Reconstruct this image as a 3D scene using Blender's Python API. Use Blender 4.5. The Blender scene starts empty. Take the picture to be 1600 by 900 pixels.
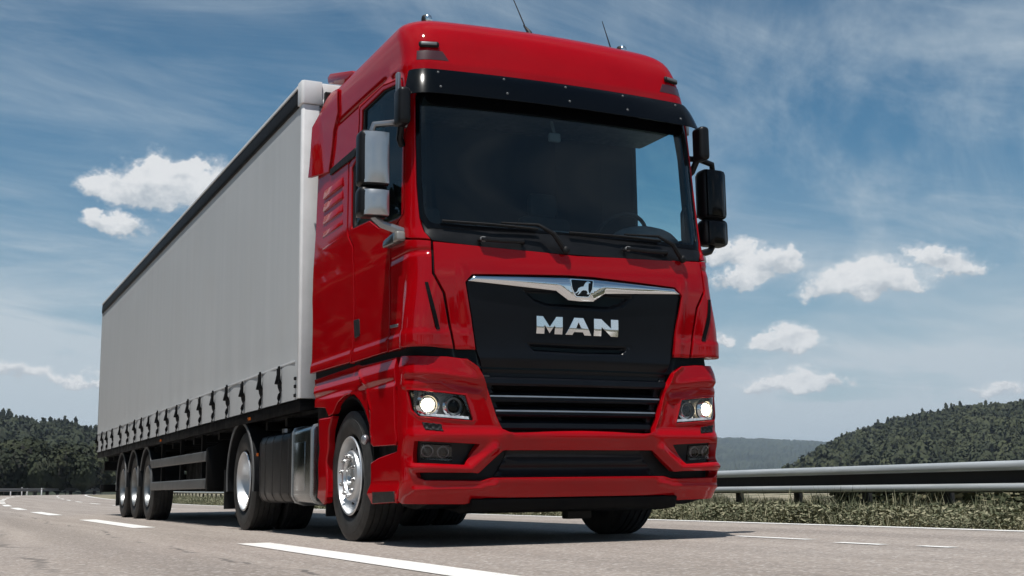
import bpy, bmesh, math, random
import numpy as np
from mathutils import Vector, Matrix
from mathutils.geometry import delaunay_2d_cdt
PI = math.pi
R = math.radians
C = bpy.context.scene.collection
scene = bpy.context.scene

# ------------------------------------------------------------------ camera
CP = np.array([-4.15528, -7.77553, 0.38139]); YAW, PITCH, ROLL, FPX = 0.440914, 0.162366, -0.01391, 1916.9
_f = np.array([math.sin(YAW)*math.cos(PITCH), math.cos(YAW)*math.cos(PITCH), math.sin(PITCH)])
_r = np.array([math.cos(YAW), -math.sin(YAW), 0.0]); _u = np.cross(_r, _f)
CR = _r*math.cos(ROLL) + _u*math.sin(ROLL); CU = -_r*math.sin(ROLL) + _u*math.cos(ROLL); CF = _f
cd = bpy.data.cameras.new('camera'); cam = bpy.data.objects.new('camera', cd); C.objects.link(cam)
cd.sensor_width = 36.0; cd.sensor_fit = 'HORIZONTAL'; cd.lens = FPX/1600*36; cd.clip_start = 0.05; cd.clip_end = 30000
cam.matrix_world = Matrix(((CR[0], CU[0], -CF[0], CP[0]), (CR[1], CU[1], -CF[1], CP[1]), (CR[2], CU[2], -CF[2], CP[2]), (0, 0, 0, 1)))
scene.camera = cam
scene.render.resolution_x = 1024; scene.render.resolution_y = 576

# ------------------------------------------------------------------ light and exposure
SUNV = Vector((-0.78, -0.82, 3.50)).normalized()          # direction towards the sun
sl = bpy.data.lights.new('sun', 'SUN'); sl.energy = 4.9; sl.angle = R(0.5); sl.color = (1.0, 0.955, 0.90)
sun = bpy.data.objects.new('sun', sl); C.objects.link(sun)
sun.rotation_euler = (-SUNV).to_track_quat('-Z', 'Y').to_euler()
scene.view_settings.view_transform = 'Standard'; scene.view_settings.look = 'None'
scene.view_settings.exposure = 0.0; scene.view_settings.gamma = 1.0
scene.view_settings.use_curve_mapping = False
scene.cycles.max_bounces = 8; scene.cycles.transparent_max_bounces = 12
scene.cycles.volume_bounces = 0; scene.cycles.caustics_reflective = False; scene.cycles.caustics_refractive = False
scene.cycles.use_denoising = True

# ------------------------------------------------------------------ node helper
class NT:
    def __init__(s, nt): s.nt = nt; s.n = nt.nodes; s.l = nt.links
    def node(s, typ, **kw):
        nd = s.n.new(typ)
        for k, v in kw.items(): setattr(nd, k, v)
        return nd
    def put(s, sock, v):
        if isinstance(v, bpy.types.NodeSocket): s.l.new(v, sock)
        elif isinstance(v, (tuple, list)) and sock.type == 'RGBA' and len(v) == 3: sock.default_value = (*v, 1)
        else: sock.default_value = v
    def math(s, op, a, b=0.0, c=None, clamp=False):
        nd = s.node('ShaderNodeMath', operation=op, use_clamp=clamp); s.put(nd.inputs[0], a); s.put(nd.inputs[1], b)
        if c is not None: s.put(nd.inputs[2], c)
        return nd.outputs[0]
    def vmath(s, op, a, b=(0, 0, 0)):
        nd = s.node('ShaderNodeVectorMath', operation=op); s.put(nd.inputs[0], a); s.put(nd.inputs[1], b)
        return nd.outputs['Value'] if op in ('LENGTH', 'DOT_PRODUCT') else nd.outputs[0]
    def comb(s, x, y, z=0.0):
        nd = s.node('ShaderNodeCombineXYZ'); s.put(nd.inputs[0], x); s.put(nd.inputs[1], y); s.put(nd.inputs[2], z); return nd.outputs[0]
    def sep(s, v):
        nd = s.node('ShaderNodeSeparateXYZ'); s.put(nd.inputs[0], v); return nd.outputs
    def noise(s, vec, scale, detail=4, rough=0.55, dist=0.0):
        nd = s.node('ShaderNodeTexNoise'); nd.inputs['Scale'].default_value = scale; nd.inputs['Detail'].default_value = detail
        nd.inputs['Roughness'].default_value = rough; nd.inputs['Distortion'].default_value = dist
        if vec is not None: s.l.new(vec, nd.inputs['Vector'])
        return nd.outputs['Fac']
    def ramp(s, v, lo, hi, a=0.0, b=1.0, smooth=True):
        nd = s.node('ShaderNodeMapRange'); nd.interpolation_type = 'SMOOTHSTEP' if smooth else 'LINEAR'
        s.put(nd.inputs['Value'], v)
        for k, x in (('From Min', lo), ('From Max', hi), ('To Min', a), ('To Max', b)): s.put(nd.inputs[k], x)
        return nd.outputs['Result']
    def mix(s, f, a, b, blend='MIX'):
        nd = s.node('ShaderNodeMix', data_type='RGBA', blend_type=blend)
        s.put(nd.inputs[0], f); s.put(nd.inputs[6], a); s.put(nd.inputs[7], b); return nd.outputs[2]

# ------------------------------------------------------------------ sky
def make_world():
    w = bpy.data.worlds.new('World'); scene.world = w; w.use_nodes = True
    t = NT(w.node_tree); t.n.clear()
    out = t.node('ShaderNodeOutputWorld'); bg = t.node('ShaderNodeBackground')
    sky = t.node('ShaderNodeTexSky', sky_type='NISHITA'); sky.sun_disc = False
    sky.sun_elevation = math.asin(SUNV.z); sky.sun_rotation = math.atan2(SUNV.x, SUNV.y)
    sky.altitude = 300; sky.air_density = 1.0; sky.dust_density = 1.2; sky.ozone_density = 1.6
    d = t.node('ShaderNodeTexCoord').outputs['Generated']
    x, y, z = t.sep(t.vmath('NORMALIZE', d))
    zc = t.math('MAXIMUM', z, 0.0)
    base = t.mix(1.0, sky.outputs[0], (0.33, 0.70, 0.80), 'MULTIPLY')
    base = t.mix(t.ramp(z, 0.24, 0.62), base, t.mix(1.0, base, (0.62, 0.66, 0.70), 'MULTIPLY'))
    # high cirrus: streaks on a flat layer
    zz = t.math('ADD', zc, 0.16)
    px = t.math('DIVIDE', x, zz); py = t.math('DIVIDE', y, zz)
    ca, sa = math.cos(0.75), math.sin(0.75)
    a = t.math('ADD', t.math('MULTIPLY', px, ca), t.math('MULTIPLY', py, sa))
    b = t.math('SUBTRACT', t.math('MULTIPLY', py, ca), t.math('MULTIPLY', px, sa))
    v1 = t.comb(t.math('MULTIPLY', a, 0.55), t.math('MULTIPLY', b, 1.6), 3.1)
    n1 = t.noise(v1, 1.35, 7, 0.62, 0.9)
    v2 = t.comb(px, py, 7.7)
    n2 = t.noise(v2, 0.9, 3, 0.5, 0.3)
    cir = t.math('MULTIPLY', t.ramp(n1, 0.36, 0.74), t.ramp(n2, 0.32, 0.62))
    low = t.ramp(z, 0.02, 0.30, 1.0, 0.0)
    n5 = t.noise(t.comb(t.math('MULTIPLY', px, 0.35), t.math('MULTIPLY', py, 0.9), 4.2), 2.6, 8, 0.66, 0.7)
    n3 = t.noise(t.comb(t.math('MULTIPLY', px, 0.5), t.math('MULTIPLY', py, 0.5), 1.2), 2.2, 5, 0.55, 0.4)
    veil = t.math('MULTIPLY', low, t.ramp(n3, 0.32, 0.68, 0.20, 0.85))
    cf = t.math('ADD', t.math('ADD', t.math('MULTIPLY', cir, 0.66), t.math('MULTIPLY', t.ramp(n5, 0.44, 0.80), 0.46)), t.math('ADD', t.math('MULTIPLY', veil, 0.85), t.ramp(z, 0.0, 0.24, 0.60, 0.0)), clamp=True)
    col = t.mix(cf, base, (5.3, 6.1, 6.7))
    # fair-weather cumulus: soft heaps standing at chosen bearings
    az = t.math('ARCTAN2', x, y); el = t.math('ARCSINE', z)
    nn = t.noise(t.comb(az, t.math('MULTIPLY', el, 1.3), 0.4), 38, 7, 0.60, 0.2)
    nb = t.noise(t.comb(az, t.math('MULTIPLY', el, 1.2), 5.4), 120, 4, 0.6, 0.1)
    def ncol(vec, sc, det):
        nd = t.node('ShaderNodeTexNoise'); nd.inputs['Scale'].default_value = sc; nd.inputs['Detail'].default_value = det; nd.inputs['Roughness'].default_value = 0.62; t.l.new(vec, nd.inputs['Vector']); return t.sep(nd.outputs['Color'])
    w1 = ncol(t.comb(az, t.math('MULTIPLY', el, 1.3), 8.4), 42, 7)
    az = t.math('ADD', az, t.math('MULTIPLY', t.math('SUBTRACT', w1[0], 0.5), 0.060)); el = t.math('ADD', el, t.math('MULTIPLY', t.math('SUBTRACT', w1[1], 0.5), 0.034))
    field = None; shade = None
    for (ca_, ce_, wa, wh) in CUMULI:
        dx = t.math('DIVIDE', t.math('SUBTRACT', az, ca_), wa)
        dy0 = t.math('SUBTRACT', el, ce_)
        up = t.math('DIVIDE', t.math('MAXIMUM', dy0, 0.0), wh); dn = t.math('DIVIDE', t.math('MINIMUM', dy0, 0.0), wh*0.6)
        dy = t.math('ADD', up, dn)
        r2 = t.math('ADD', t.math('MULTIPLY', dx, dx), t.math('MULTIPLY', dy, dy))
        g1 = t.math('MAXIMUM', t.math('MULTIPLY_ADD', r2, -0.52, 1.0), 0.0); gg = t.math('MULTIPLY', g1, g1)
        sh = t.math('MULTIPLY', t.math('DIVIDE', dy0, wh), gg)
        field = gg if field is None else t.math('ADD', field, gg); shade = sh if shade is None else t.math('ADD', shade, sh)
    shade = t.math('DIVIDE', shade, t.math('MAXIMUM', field, 0.02))
    fld = t.math('MINIMUM', field, 0.9)
    near = t.ramp(field, 0.0, 0.12)
    f2 = t.math('ADD', fld, t.math('ADD', t.math('MULTIPLY', t.math('SUBTRACT', nn, 0.5), 1.25), t.math('MULTIPLY', t.math('SUBTRACT', nb, 0.5), 0.45)))
    dens = t.math('MULTIPLY', near, t.math('MAXIMUM', t.ramp(f2, 0.16, 0.74), t.ramp(f2, -0.05, 0.60, 0.0, 0.5)))
    lit = t.ramp(t.math('ADD', shade, t.math('ADD', t.math('MULTIPLY', t.math('SUBTRACT', nn, 0.5), 1.6), t.math('MULTIPLY', t.math('SUBTRACT', nb, 0.5), 0.8))), -0.60, 0.40)
    ccol = t.mix(lit, (4.6, 5.1, 5.6), (8.2, 8.3, 8.4))
    col = t.mix(t.math('MULTIPLY', dens, 0.94), col, ccol)
    t.put(bg.inputs['Color'], col); bg.inputs['Strength'].default_value = 0.1
    t.l.new(bg.outputs[0], out.inputs['Surface'])
def azel(px, py):
    d = CF + (px-800)/FPX*CR + (450-py)/FPX*CU; d /= np.linalg.norm(d)
    return math.atan2(d[0], d[1]), math.asin(d[2])
CUMULI = []
for (px, py, w, h) in [(252,262,38,22),(288,266,26,17),(222,290,52,34),(305,292,62,34),(262,312,92,22),(152,292,28,22),(148,346,20,13),(188,352,34,18),
                       (1214,404,30,20),(1182,420,42,26),(1148,442,34,18),(1238,414,26,18),(1368,424,38,22),(1318,440,46,24),(1404,444,38,18),(1350,452,84,16),(1442,398,26,20),(1474,410,44,20),(1500,426,40,13),(1132,398,30,22),
                       (1240,526,30,18),(1200,532,24,14),(1232,544,54,12),(1130,536,16,10),(1250,586,28,15),(1300,594,28,12),(1205,602,50,13),(1245,606,84,11),
                       (30,582,48,16),(1560,611,42,13),(128,594,50,10)]:
    a_, e_ = azel(px, py); a2, _ = azel(px+w*1.17, py); _, e2 = azel(px, py-h*1.22); CUMULI.append((a_, e_, abs(a2-a_), abs(e2-e_)))
# more of the same sky beyond the frame, seen in the reflections
for (a_, e_, w_, h_) in [(1.25,0.16,0.12,0.05),(1.75,0.22,0.16,0.06),(2.4,0.14,0.14,0.05),(3.0,0.25,0.2,0.07),(-2.6,0.17,0.18,0.06),(-2.0,0.2,0.2,0.07),(-1.3,0.15,0.16,0.055),(-0.6,0.2,0.14,0.06),(-0.25,0.12,0.1,0.04)]:
    CUMULI.append((a_, e_, w_, h_))
make_world()

# ------------------------------------------------------------------ materials
M = {}
def mat(name, col, rough=0.5, metal=0.0, coat=0.0, spec=0.5, nscale=0, namp=0.0, bump=0.0, bscale=40, fn=None, coat_rough=0.03, emis=None, estr=0):
    m = bpy.data.materials.new(name); m.use_nodes = True; t = NT(m.node_tree)
    p = t.n['Principled BSDF']; oc = t.node('ShaderNodeTexCoord').outputs['Object']
    c = (*col, 1)
    p.inputs['Base Color'].default_value = c; p.inputs['Roughness'].default_value = rough; p.inputs['Metallic'].default_value = metal
    p.inputs['Coat Weight'].default_value = coat;  p.inputs['Coat Roughness'].default_value = coat_rough; p.inputs['Specular IOR Level'].default_value = spec
    if emis: p.inputs['Emission Color'].default_value = (*emis, 1); p.inputs['Emission Strength'].default_value = estr
    if nscale:
        n = t.noise(oc, nscale, 5, 0.6)
        t.put(p.inputs['Base Color'], t.mix(t.ramp(n, 0.3, 0.7), tuple(v*(1-namp) for v in col), tuple(min(1, v*(1+namp)) for v in col)))
        t.put(p.inputs['Roughness'], t.ramp(n, 0.3, 0.7, max(0, rough*(1-namp*0.6)), min(1, rough*(1+namp*0.6))))
    if bump:
        b = t.node('ShaderNodeBump'); b.inputs['Strength'].default_value = bump; b.inputs['Distance'].default_value = 0.01
        t.put(b.inputs['Height'], t.noise(oc, bscale, 4, 0.6)); t.put(p.inputs['Normal'], b.outputs[0])
    if fn: fn(t, p, oc)
    M[name] = m; return m
mat('red_paint', (0.33, 0.0010, 0.0040), 0.42, 0.0, 0.68, 0.0, nscale=3, namp=0.04)
mat('black_gloss', (0.002, 0.0022, 0.003), 0.14, spec=0.20)
mat('black_satin', (0.009, 0.0095, 0.011), 0.38, spec=0.22, nscale=9, namp=0.15)
mat('black_plastic', (0.008, 0.0082, 0.009), 0.55, spec=0.25, nscale=20, namp=0.2, bump=0.15, bscale=300)
mat('chassis_black', (0.0035, 0.0035, 0.004), 0.7, spec=0.12, nscale=6, namp=0.4)
mat('chrome', (0.78, 0.80, 0.82), 0.07, 1.0)
mat('grey_trim', (0.30, 0.31, 0.33), 0.28, 0.7)
mat('steel', (0.42, 0.44, 0.45), 0.38, 0.9, nscale=8, namp=0.10)
mat('rim_silver', (0.62, 0.64, 0.66), 0.42, 0.85, nscale=5, namp=0.06)
mat('mirror_cover', (0.46, 0.47, 0.48), 0.30, 0.80, nscale=6, namp=0.05)
mat('white_metal', (0.80, 0.81, 0.82), 0.38, nscale=5, namp=0.05)
mat('dash', (0.075, 0.085, 0.090), 0.7, nscale=14, namp=0.15)
mat('interior_dark', (0.006, 0.013, 0.017), 0.85, spec=0.2)
mat('seat_cloth', (0.03, 0.035, 0.04), 0.9, nscale=30, namp=0.2)
mat('orange_lens', (0.55, 0.12, 0.01), 0.25, coat=1)
mat('dark_red', (0.055, 0.012, 0.014), 0.3, coat=0.8)
mat('grille_black', (0.0045, 0.0055, 0.008), 0.30, spec=0.20, nscale=5, namp=0.1)
mat('mirror_plate', (0.30, 0.32, 0.33), 0.20, 1.0, nscale=2.5, namp=0.25)
mat('edge_grey', (0.12, 0.125, 0.13), 0.4)
mat('guard_grey', (0.075, 0.078, 0.08), 0.45, nscale=5, namp=0.2)
mat('rim_dark', (0.22, 0.23, 0.235), 0.38, 0.9, nscale=5, namp=0.2)
mat('lamp_glow', (0.9, 0.8, 0.6), 0.3, emis=(1.0, 0.80, 0.50), estr=1.6)
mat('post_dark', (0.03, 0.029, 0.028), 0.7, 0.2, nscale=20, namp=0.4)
mat('lens_grey', (0.22, 0.22, 0.21), 0.12, spec=0.6)
mat('bolt_metal', (0.5, 0.5, 0.5), 0.25, 1.0)
mat('reflector', (0.75, 0.76, 0.76), 0.10, 1.0)
mat('lamp_dark', (0.10, 0.10, 0.10), 0.25, 0.6)
mat('lamp_lit', (1, 0.95, 0.85), 0.3, emis=(1.0, 0.86, 0.62), estr=40)
mat('drl_strip', (0.75, 0.78, 0.8), 0.15, 0.3, emis=(0.9, 0.95, 1.0), estr=0.25)

def glassmat(name, tint, rough=0.0, refl=1.0, f0=1.5):
    m = bpy.data.materials.new(name); m.use_nodes = True; t = NT(m.node_tree); t.n.clear()
    o = t.node('ShaderNodeOutputMaterial'); tr = t.node('ShaderNodeBsdfTransparent'); tr.inputs[0].default_value = (*tint, 1)
    g = t.node('ShaderNodeBsdfGlossy'); g.inputs['Roughness'].default_value = rough; g.inputs['Color'].default_value = (refl, refl, refl, 1)
    fr = t.node('ShaderNodeFresnel'); bf = t.node('ShaderNodeNewGeometry').outputs['Backfacing']; t.put(fr.inputs[0], t.math('ADD', f0, t.math('MULTIPLY', bf, 1/f0-f0)))
    mx = t.node('ShaderNodeMixShader'); t.l.new(fr.outputs[0], mx.inputs[0]); t.l.new(tr.outputs[0], mx.inputs[1]); t.l.new(g.outputs[0], mx.inputs[2])
    t.l.new(mx.outputs[0], o.inputs[0]); M[name] = m
glassmat('windscreen_glass', (0.72, 0.88, 0.93), refl=1.0)
glassmat('side_glass', (0.62, 0.84, 0.88), refl=0.45)
glassmat('lens_glass', (0.90, 0.91, 0.92))
glassmat('smoke_visor', (0.10, 0.11, 0.12), 0.05)

def f_tyre(t, p, oc):
    x, y, z = t.sep(oc)
    n = t.noise(oc, 7, 5, 0.65)
    t.put(p.inputs['Base Color'], t.mix(t.ramp(n, 0.35, 0.7), (0.010, 0.0103, 0.0108), (0.030, 0.030, 0.029)))
mat('tyre_rubber', (0.02, 0.02, 0.02), 0.62, fn=f_tyre, bump=0.2, bscale=60)
def f_curtain(t, p, oc):
    x, y, z = t.sep(oc)
    v = t.comb(0.0, t.math('MULTIPLY', y, 6.0), t.math('MULTIPLY', z, 0.35))
    n = t.noise(v, 1.0, 5, 0.6)
    n2 = t.noise(oc, 1.1, 6, 0.65)
    dirt = t.ramp(t.math('ADD', z, t.math('MULTIPLY', n2, 0.5)), 1.35, 2.3, 0.12, 0.0)
    c = t.mix(t.ramp(n, 0.3, 0.75), (0.49, 0.515, 0.53), (0.525, 0.545, 0.56))
    c = t.mix(t.ramp(n2, 0.45, 0.8, 0.0, 0.25), c, (0.48, 0.475, 0.46))
    t.put(p.inputs['Base Color'], t.mix(dirt, c, (0.24, 0.23, 0.22)))
    b = t.node('ShaderNodeBump'); b.inputs['Strength'].default_value = 0.06; b.inputs['Distance'].default_value = 0.03
    t.put(b.inputs['Height'], n); t.put(p.inputs['Normal'], b.outputs[0])
mat('curtain_pvc', (0.55, 0.56, 0.56), 0.48, fn=f_curtain)
def f_galv(t, p, oc):
    x, y, z = t.sep(oc)
    n = t.noise(t.comb(t.math('MULTIPLY', x, 0.6), t.math('MULTIPLY', y, 0.6), t.math('MULTIPLY', z, 14.0)), 2.0, 5, 0.6)
    t.put(p.inputs['Base Color'], t.mix(t.ramp(n, 0.3, 0.75), (0.46, 0.49, 0.50), (0.62, 0.65, 0.66)))
mat('galvanised_steel', (0.5, 0.52, 0.53), 0.45, 0.45, fn=f_galv)

def f_asphalt(t, p, oc):
    x, y, z = t.sep(oc)
    wv = t.noise(oc, 0.25, 4, 0.55)
    n1 = t.noise(oc, 230, 3, 0.75)           # aggregate
    n2 = t.noise(oc, 55, 5, 0.65)
    n3 = t.noise(t.comb(t.math('MULTIPLY', x, 1.8), t.math('MULTIPLY', y, 0.10), 0.0), 1.0, 5, 0.6, 0.6)   # wear along the lane
    c = t.mix(t.ramp(n3, 0.34, 0.68), (0.285, 0.245, 0.214), (0.40, 0.348, 0.307))
    c = t.mix(t.ramp(wv, 0.45, 0.75, 0.0, 0.35), c, (0.40, 0.362, 0.336))
    c = t.mix(t.ramp(n2, 0.34, 0.66, 0.0, 0.42), c, (0.23, 0.195, 0.168))
    n4 = t.noise(oc, 9, 6, 0.7)
    c = t.mix(t.ramp(n4, 0.40, 0.62, 0.0, 0.35), c, (0.23, 0.205, 0.19))
    def track(x0, w_): return t.ramp(t.math('ABSOLUTE', t.math('SUBTRACT', t.math('ADD', x, t.math('MULTIPLY', t.math('SUBTRACT', wv, 0.5), 0.5)), x0)), 0.0, w_, 1.0, 0.0)
    tk_ = t.math('MAXIMUM', t.math('MAXIMUM', track(-2.9, 0.45), track(-4.7, 0.45)), track(2.4, 0.5))
    c = t.mix(t.math('MULTIPLY', tk_, 0.42), c, (0.19, 0.165, 0.148))
    vor = t.node('ShaderNodeTexVoronoi'); vor.inputs['Scale'].default_value = 60; t.l.new(oc, vor.inputs['Vector'])
    sp = t.sep(vor.outputs['Color'])[0]
    c = t.mix(t.ramp(sp, 0.80, 0.95, 0.0, 0.5, False), c, (0.60, 0.56, 0.53))
    c = t.mix(t.ramp(sp, 0.20, 0.05, 0.0, 0.5, False), c, (0.12, 0.11, 0.105))
    # cracks that wander along the lane joint
    w = t.noise(t.comb(t.math('MULTIPLY', y, 0.35), 3.3, 0.0), 1.0, 6, 0.7)
    def crack(x0, amp, half):
        dd = t.math('ABSOLUTE', t.math('SUBTRACT', t.math('ADD', x, t.math('MULTIPLY', t.math('SUBTRACT', w, 0.5), amp)), x0))
        return t.ramp(dd, half*0.3, half, 1.0, 0.0)
    k = t.math('MULTIPLY', crack(-2.55, 0.9, 0.026), t.ramp(t.noise(oc, 1.3, 4, 0.6), 0.46, 0.56))
    k2 = t.math('MULTIPLY', crack(-3.55, 1.3, 0.05), t.ramp(t.noise(oc, 0.7, 4, 0.6), 0.42, 0.62, 0.0, 0.8))
    kk = t.math('MAXIMUM', k, k2)
    c = t.mix(t.math('MULTIPLY', kk, 0.75), c, (0.10, 0.093, 0.088))
    t.put(p.inputs['Base Color'], c)
    h = t.math('ADD', t.math('MULTIPLY', n1, 0.5), t.math('MULTIPLY', n2, 0.5)); h = t.math('ADD', h, t.math('MULTIPLY', sp, 0.5))
    h = t.math('SUBTRACT', h, t.math('MULTIPLY', kk, 1.2))
    b = t.node('ShaderNodeBump'); b.inputs['Strength'].default_value = 0.8; b.inputs['Distance'].default_value = 0.006
    t.put(b.inputs['Height'], h); t.put(p.inputs['Normal'], b.outputs[0])
mat('asphalt', (0.2, 0.2, 0.2), 0.82, fn=f_asphalt, spec=0.3)
def f_line(t, p, oc):
    n = t.noise(oc, 60, 5, 0.7); n2 = t.noise(oc, 7, 4, 0.6)
    t.put(p.inputs['Base Color'], t.mix(t.ramp(t.math('ADD', n, t.math('MULTIPLY', n2, 0.5)), 0.55, 0.72), (0.50, 0.47, 0.44), (0.80, 0.79, 0.76)))
    b = t.node('ShaderNodeBump'); b.inputs['Strength'].default_value = 0.4; b.inputs['Distance'].default_value = 0.004
    t.put(b.inputs['Height'], n); t.put(p.inputs['Normal'], b.outputs[0])
mat('line_paint', (0.8, 0.8, 0.78), 0.6, fn=f_line)
def f_soil(t, p, oc):
    n = t.noise(oc, 0.35, 6, 0.65); n2 = t.noise(oc, 3.0, 5, 0.6)
    c = t.mix(t.ramp(n, 0.4, 0.62), (0.10, 0.10, 0.055), (0.36, 0.31, 0.22))
    t.put(p.inputs['Base Color'], t.mix(t.ramp(n2, 0.4, 0.7, 0, 0.5), c, (0.10, 0.085, 0.055)))
mat('meadow', (0.1, 0.1, 0.05), 0.9, fn=f_soil)
def leafmat(name, dark, lightc, scale=0.25, dry=None, soft=False):
    def fn(t, p, oc):
        g = t.node('ShaderNodeNewGeometry')
        ri = g.outputs['Random Per Island']; n = t.noise(g.outputs['Position'], scale, 3, 0.6)
        f = t.math('ADD', t.math('MULTIPLY', ri, 0.28), t.math('MULTIPLY', t.ramp(n, 0.32, 0.68), 0.80), clamp=True)
        c = t.mix(f, dark, lightc)
        if dry: c = t.mix(t.ramp(t.math('ADD', t.math('MULTIPLY', ri, 0.5), n), 0.68, 0.95, 0, 0.8), c, dry)
        t.put(p.inputs['Base Color'], c)
        if soft:
            at = t.node('ShaderNodeAttribute'); at.attribute_name = 'crown_normal'
            nn_ = t.vmath('NORMALIZE', t.vmath('ADD', t.vmath('SCALE', g.outputs['Normal']), at.outputs['Vector'])); nn_.node.inputs[0].links[0].from_node.inputs[0].links[0].from_node.inputs['Scale'].default_value = 0.45
            t.put(p.inputs['Normal'], nn_)
    mat(name, dark, 0.75, fn=fn, spec=0.2)
leafmat('leaf_dark', (0.008, 0.013, 0.007), (0.036, 0.044, 0.023), 0.05, soft=True)
leafmat('leaf_mid', (0.012, 0.018, 0.009), (0.056, 0.064, 0.032), 0.05, soft=True)
leafmat('leaf_shrub', (0.014, 0.020, 0.010), (0.065, 0.074, 0.036), 0.5, dry=(0.20, 0.18, 0.11))
leafmat('grass_blade', (0.050, 0.060, 0.032), (0.15, 0.16, 0.095), 0.8, dry=(0.32, 0.30, 0.20))
leafmat('ridge_wood', (0.006, 0.010, 0.007), (0.045, 0.055, 0.034), 0.012)
mat('bark', (0.06, 0.05, 0.04), 0.9, nscale=6, namp=0.3)
mat('forest_floor', (0.022, 0.030, 0.013), 0.95, nscale=0.05, namp=0.4)

# ------------------------------------------------------------------ object helpers
def link(name, me, m=None, parent=None, **props):
    o = bpy.data.objects.new(name, me); C.objects.link(o)
    if m is not None and me is not None: me.materials.append(M[m] if isinstance(m, str) else m)
    if parent is not None:
        o.parent = parent
        if parent.parent is None and parent.location.length: o.matrix_parent_inverse = Matrix.Translation(-parent.location)
    for k, v in props.items(): o[k] = v
    return o
def empty(name, loc=(0, 0, 0), **props):
    o = link(name, None, **props); o.location = loc; o.empty_display_size = 0.2; return o
def pymesh(verts, faces, smooth=None):
    me = bpy.data.meshes.new('mesh'); me.from_pydata([tuple(map(float, v)) for v in verts], [], faces); me.update()
    if smooth is not None:
        me.polygons.foreach_set('use_smooth', [True]*len(me.polygons))
        if smooth < 179: me.set_sharp_from_angle(angle=R(smooth))
    return me
class MB:                                                   # collects shapes, then becomes ONE mesh object
    def __init__(s): s.bm = bmesh.new()
    def box(s, c, d, rot=None, bev=0.0, seg=2):
        r = bmesh.ops.create_cube(s.bm, size=1.0); vs = r['verts']
        mtx = Matrix.Translation(Vector(c)) @ (rot.to_4x4() if rot is not None else Matrix()) @ Matrix.Diagonal((*d, 1))
        bmesh.ops.transform(s.bm, matrix=mtx, verts=vs)
        if bev:
            es = list({e for v in vs for e in v.link_edges})
            bmesh.ops.bevel(s.bm, geom=es, offset=bev, segments=seg, affect='EDGES', profile=0.5)
        return s
    def prism(s, pts, axis, a, b, bev=0.0, seg=2):          # closed outline in the plane across axis, swept from a to b
        n = len(pts)
        def mk(p, w): return {0: (w, p[0], p[1]), 1: (p[0], w, p[1]), 2: (p[0], p[1], w)}[axis]
        v1 = [s.bm.verts.new(mk(p, a)) for p in pts]; v2 = [s.bm.verts.new(mk(p, b)) for p in pts]
        fs = [s.bm.faces.new(v1), s.bm.faces.new(v2[::-1])]
        for i in range(n): fs.append(s.bm.faces.new((v1[i], v2[i], v2[(i+1) % n], v1[(i+1) % n])))
        bmesh.ops.recalc_face_normals(s.bm, faces=fs)
        if bev: bmesh.ops.bevel(s.bm, geom=list({e for f in fs for e in f.edges}), offset=bev, segments=seg, affect='EDGES', profile=0.5)
        return s
    def tube(s, pts, r, n=10, cap=True):
        pts = [Vector(p) for p in pts]; rs = r if isinstance(r, (list, tuple)) else [r]*len(pts); rings = []
        prev = None
        for i, p in enumerate(pts):
            tdir = (pts[min(i+1, len(pts)-1)] - pts[max(i-1, 0)]).normalized()
            if prev is None: prev = tdir.orthogonal().normalized()
            a = (prev - tdir*prev.dot(tdir)).normalized(); prev = a; b = tdir.cross(a)
            rings.append([s.bm.verts.new(p + (a*math.cos(2*PI*k/n) + b*math.sin(2*PI*k/n))*rs[i]) for k in range(n)])
        for i in range(len(rings)-1):
            for k in range(n): s.bm.faces.new((rings[i][k], rings[i][(k+1) % n], rings[i+1][(k+1) % n], rings[i+1][k]))
        if cap: s.bm.faces.new(rings[0][::-1]); s.bm.faces.new(rings[-1])
        return s
    def lathe(s, prof, c=(0, 0, 0), n=48, closed=False):    # prof = (axial x, radius); axis along X
        rings = []
        for (x, r) in prof: rings.append([s.bm.verts.new((c[0]+x, c[1]+r*math.cos(2*PI*k/n), c[2]+r*math.sin(2*PI*k/n))) for k in range(n)])
        m_ = len(rings)
        for i in range(m_ if closed else m_-1):
            for k in range(n): s.bm.faces.new((rings[i][k], rings[i][(k+1) % n], rings[(i+1) % m_][(k+1) % n], rings[(i+1) % m_][k]))
        return s
    def sphere(s, c, d, u=16, v=10):
        r = bmesh.ops.create_uvsphere(s.bm, u_segments=u, v_segments=v, radius=0.5)
        bmesh.ops.transform(s.bm, matrix=Matrix.Translation(Vector(c)) @ Matrix.Diagonal((*d, 1)), verts=r['verts']); return s
    def mesh(s, smooth=35):
        bmesh.ops.recalc_face_normals(s.bm, faces=s.bm.faces)
        me = bpy.data.meshes.new('mesh'); s.bm.to_mesh(me); s.bm.free()
        if smooth:
            me.polygons.foreach_set('use_smooth', [True]*len(me.polygons)); me.set_sharp_from_angle(angle=R(smooth))
        return me
    def build(s, name, m, parent=None, smooth=35, **props): return link(name, s.mesh(smooth), m, parent, **props)
def dup(o, parent=None, **props):
    c = o.copy(); C.objects.link(c); c.parent = parent
    for k, v in props.items(): c[k] = v
    for ch in [q for q in ALL_CH(o)]: dup(ch, c)
    return c
def ALL_CH(o): return [q for q in C.objects if q.parent == o]

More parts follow.
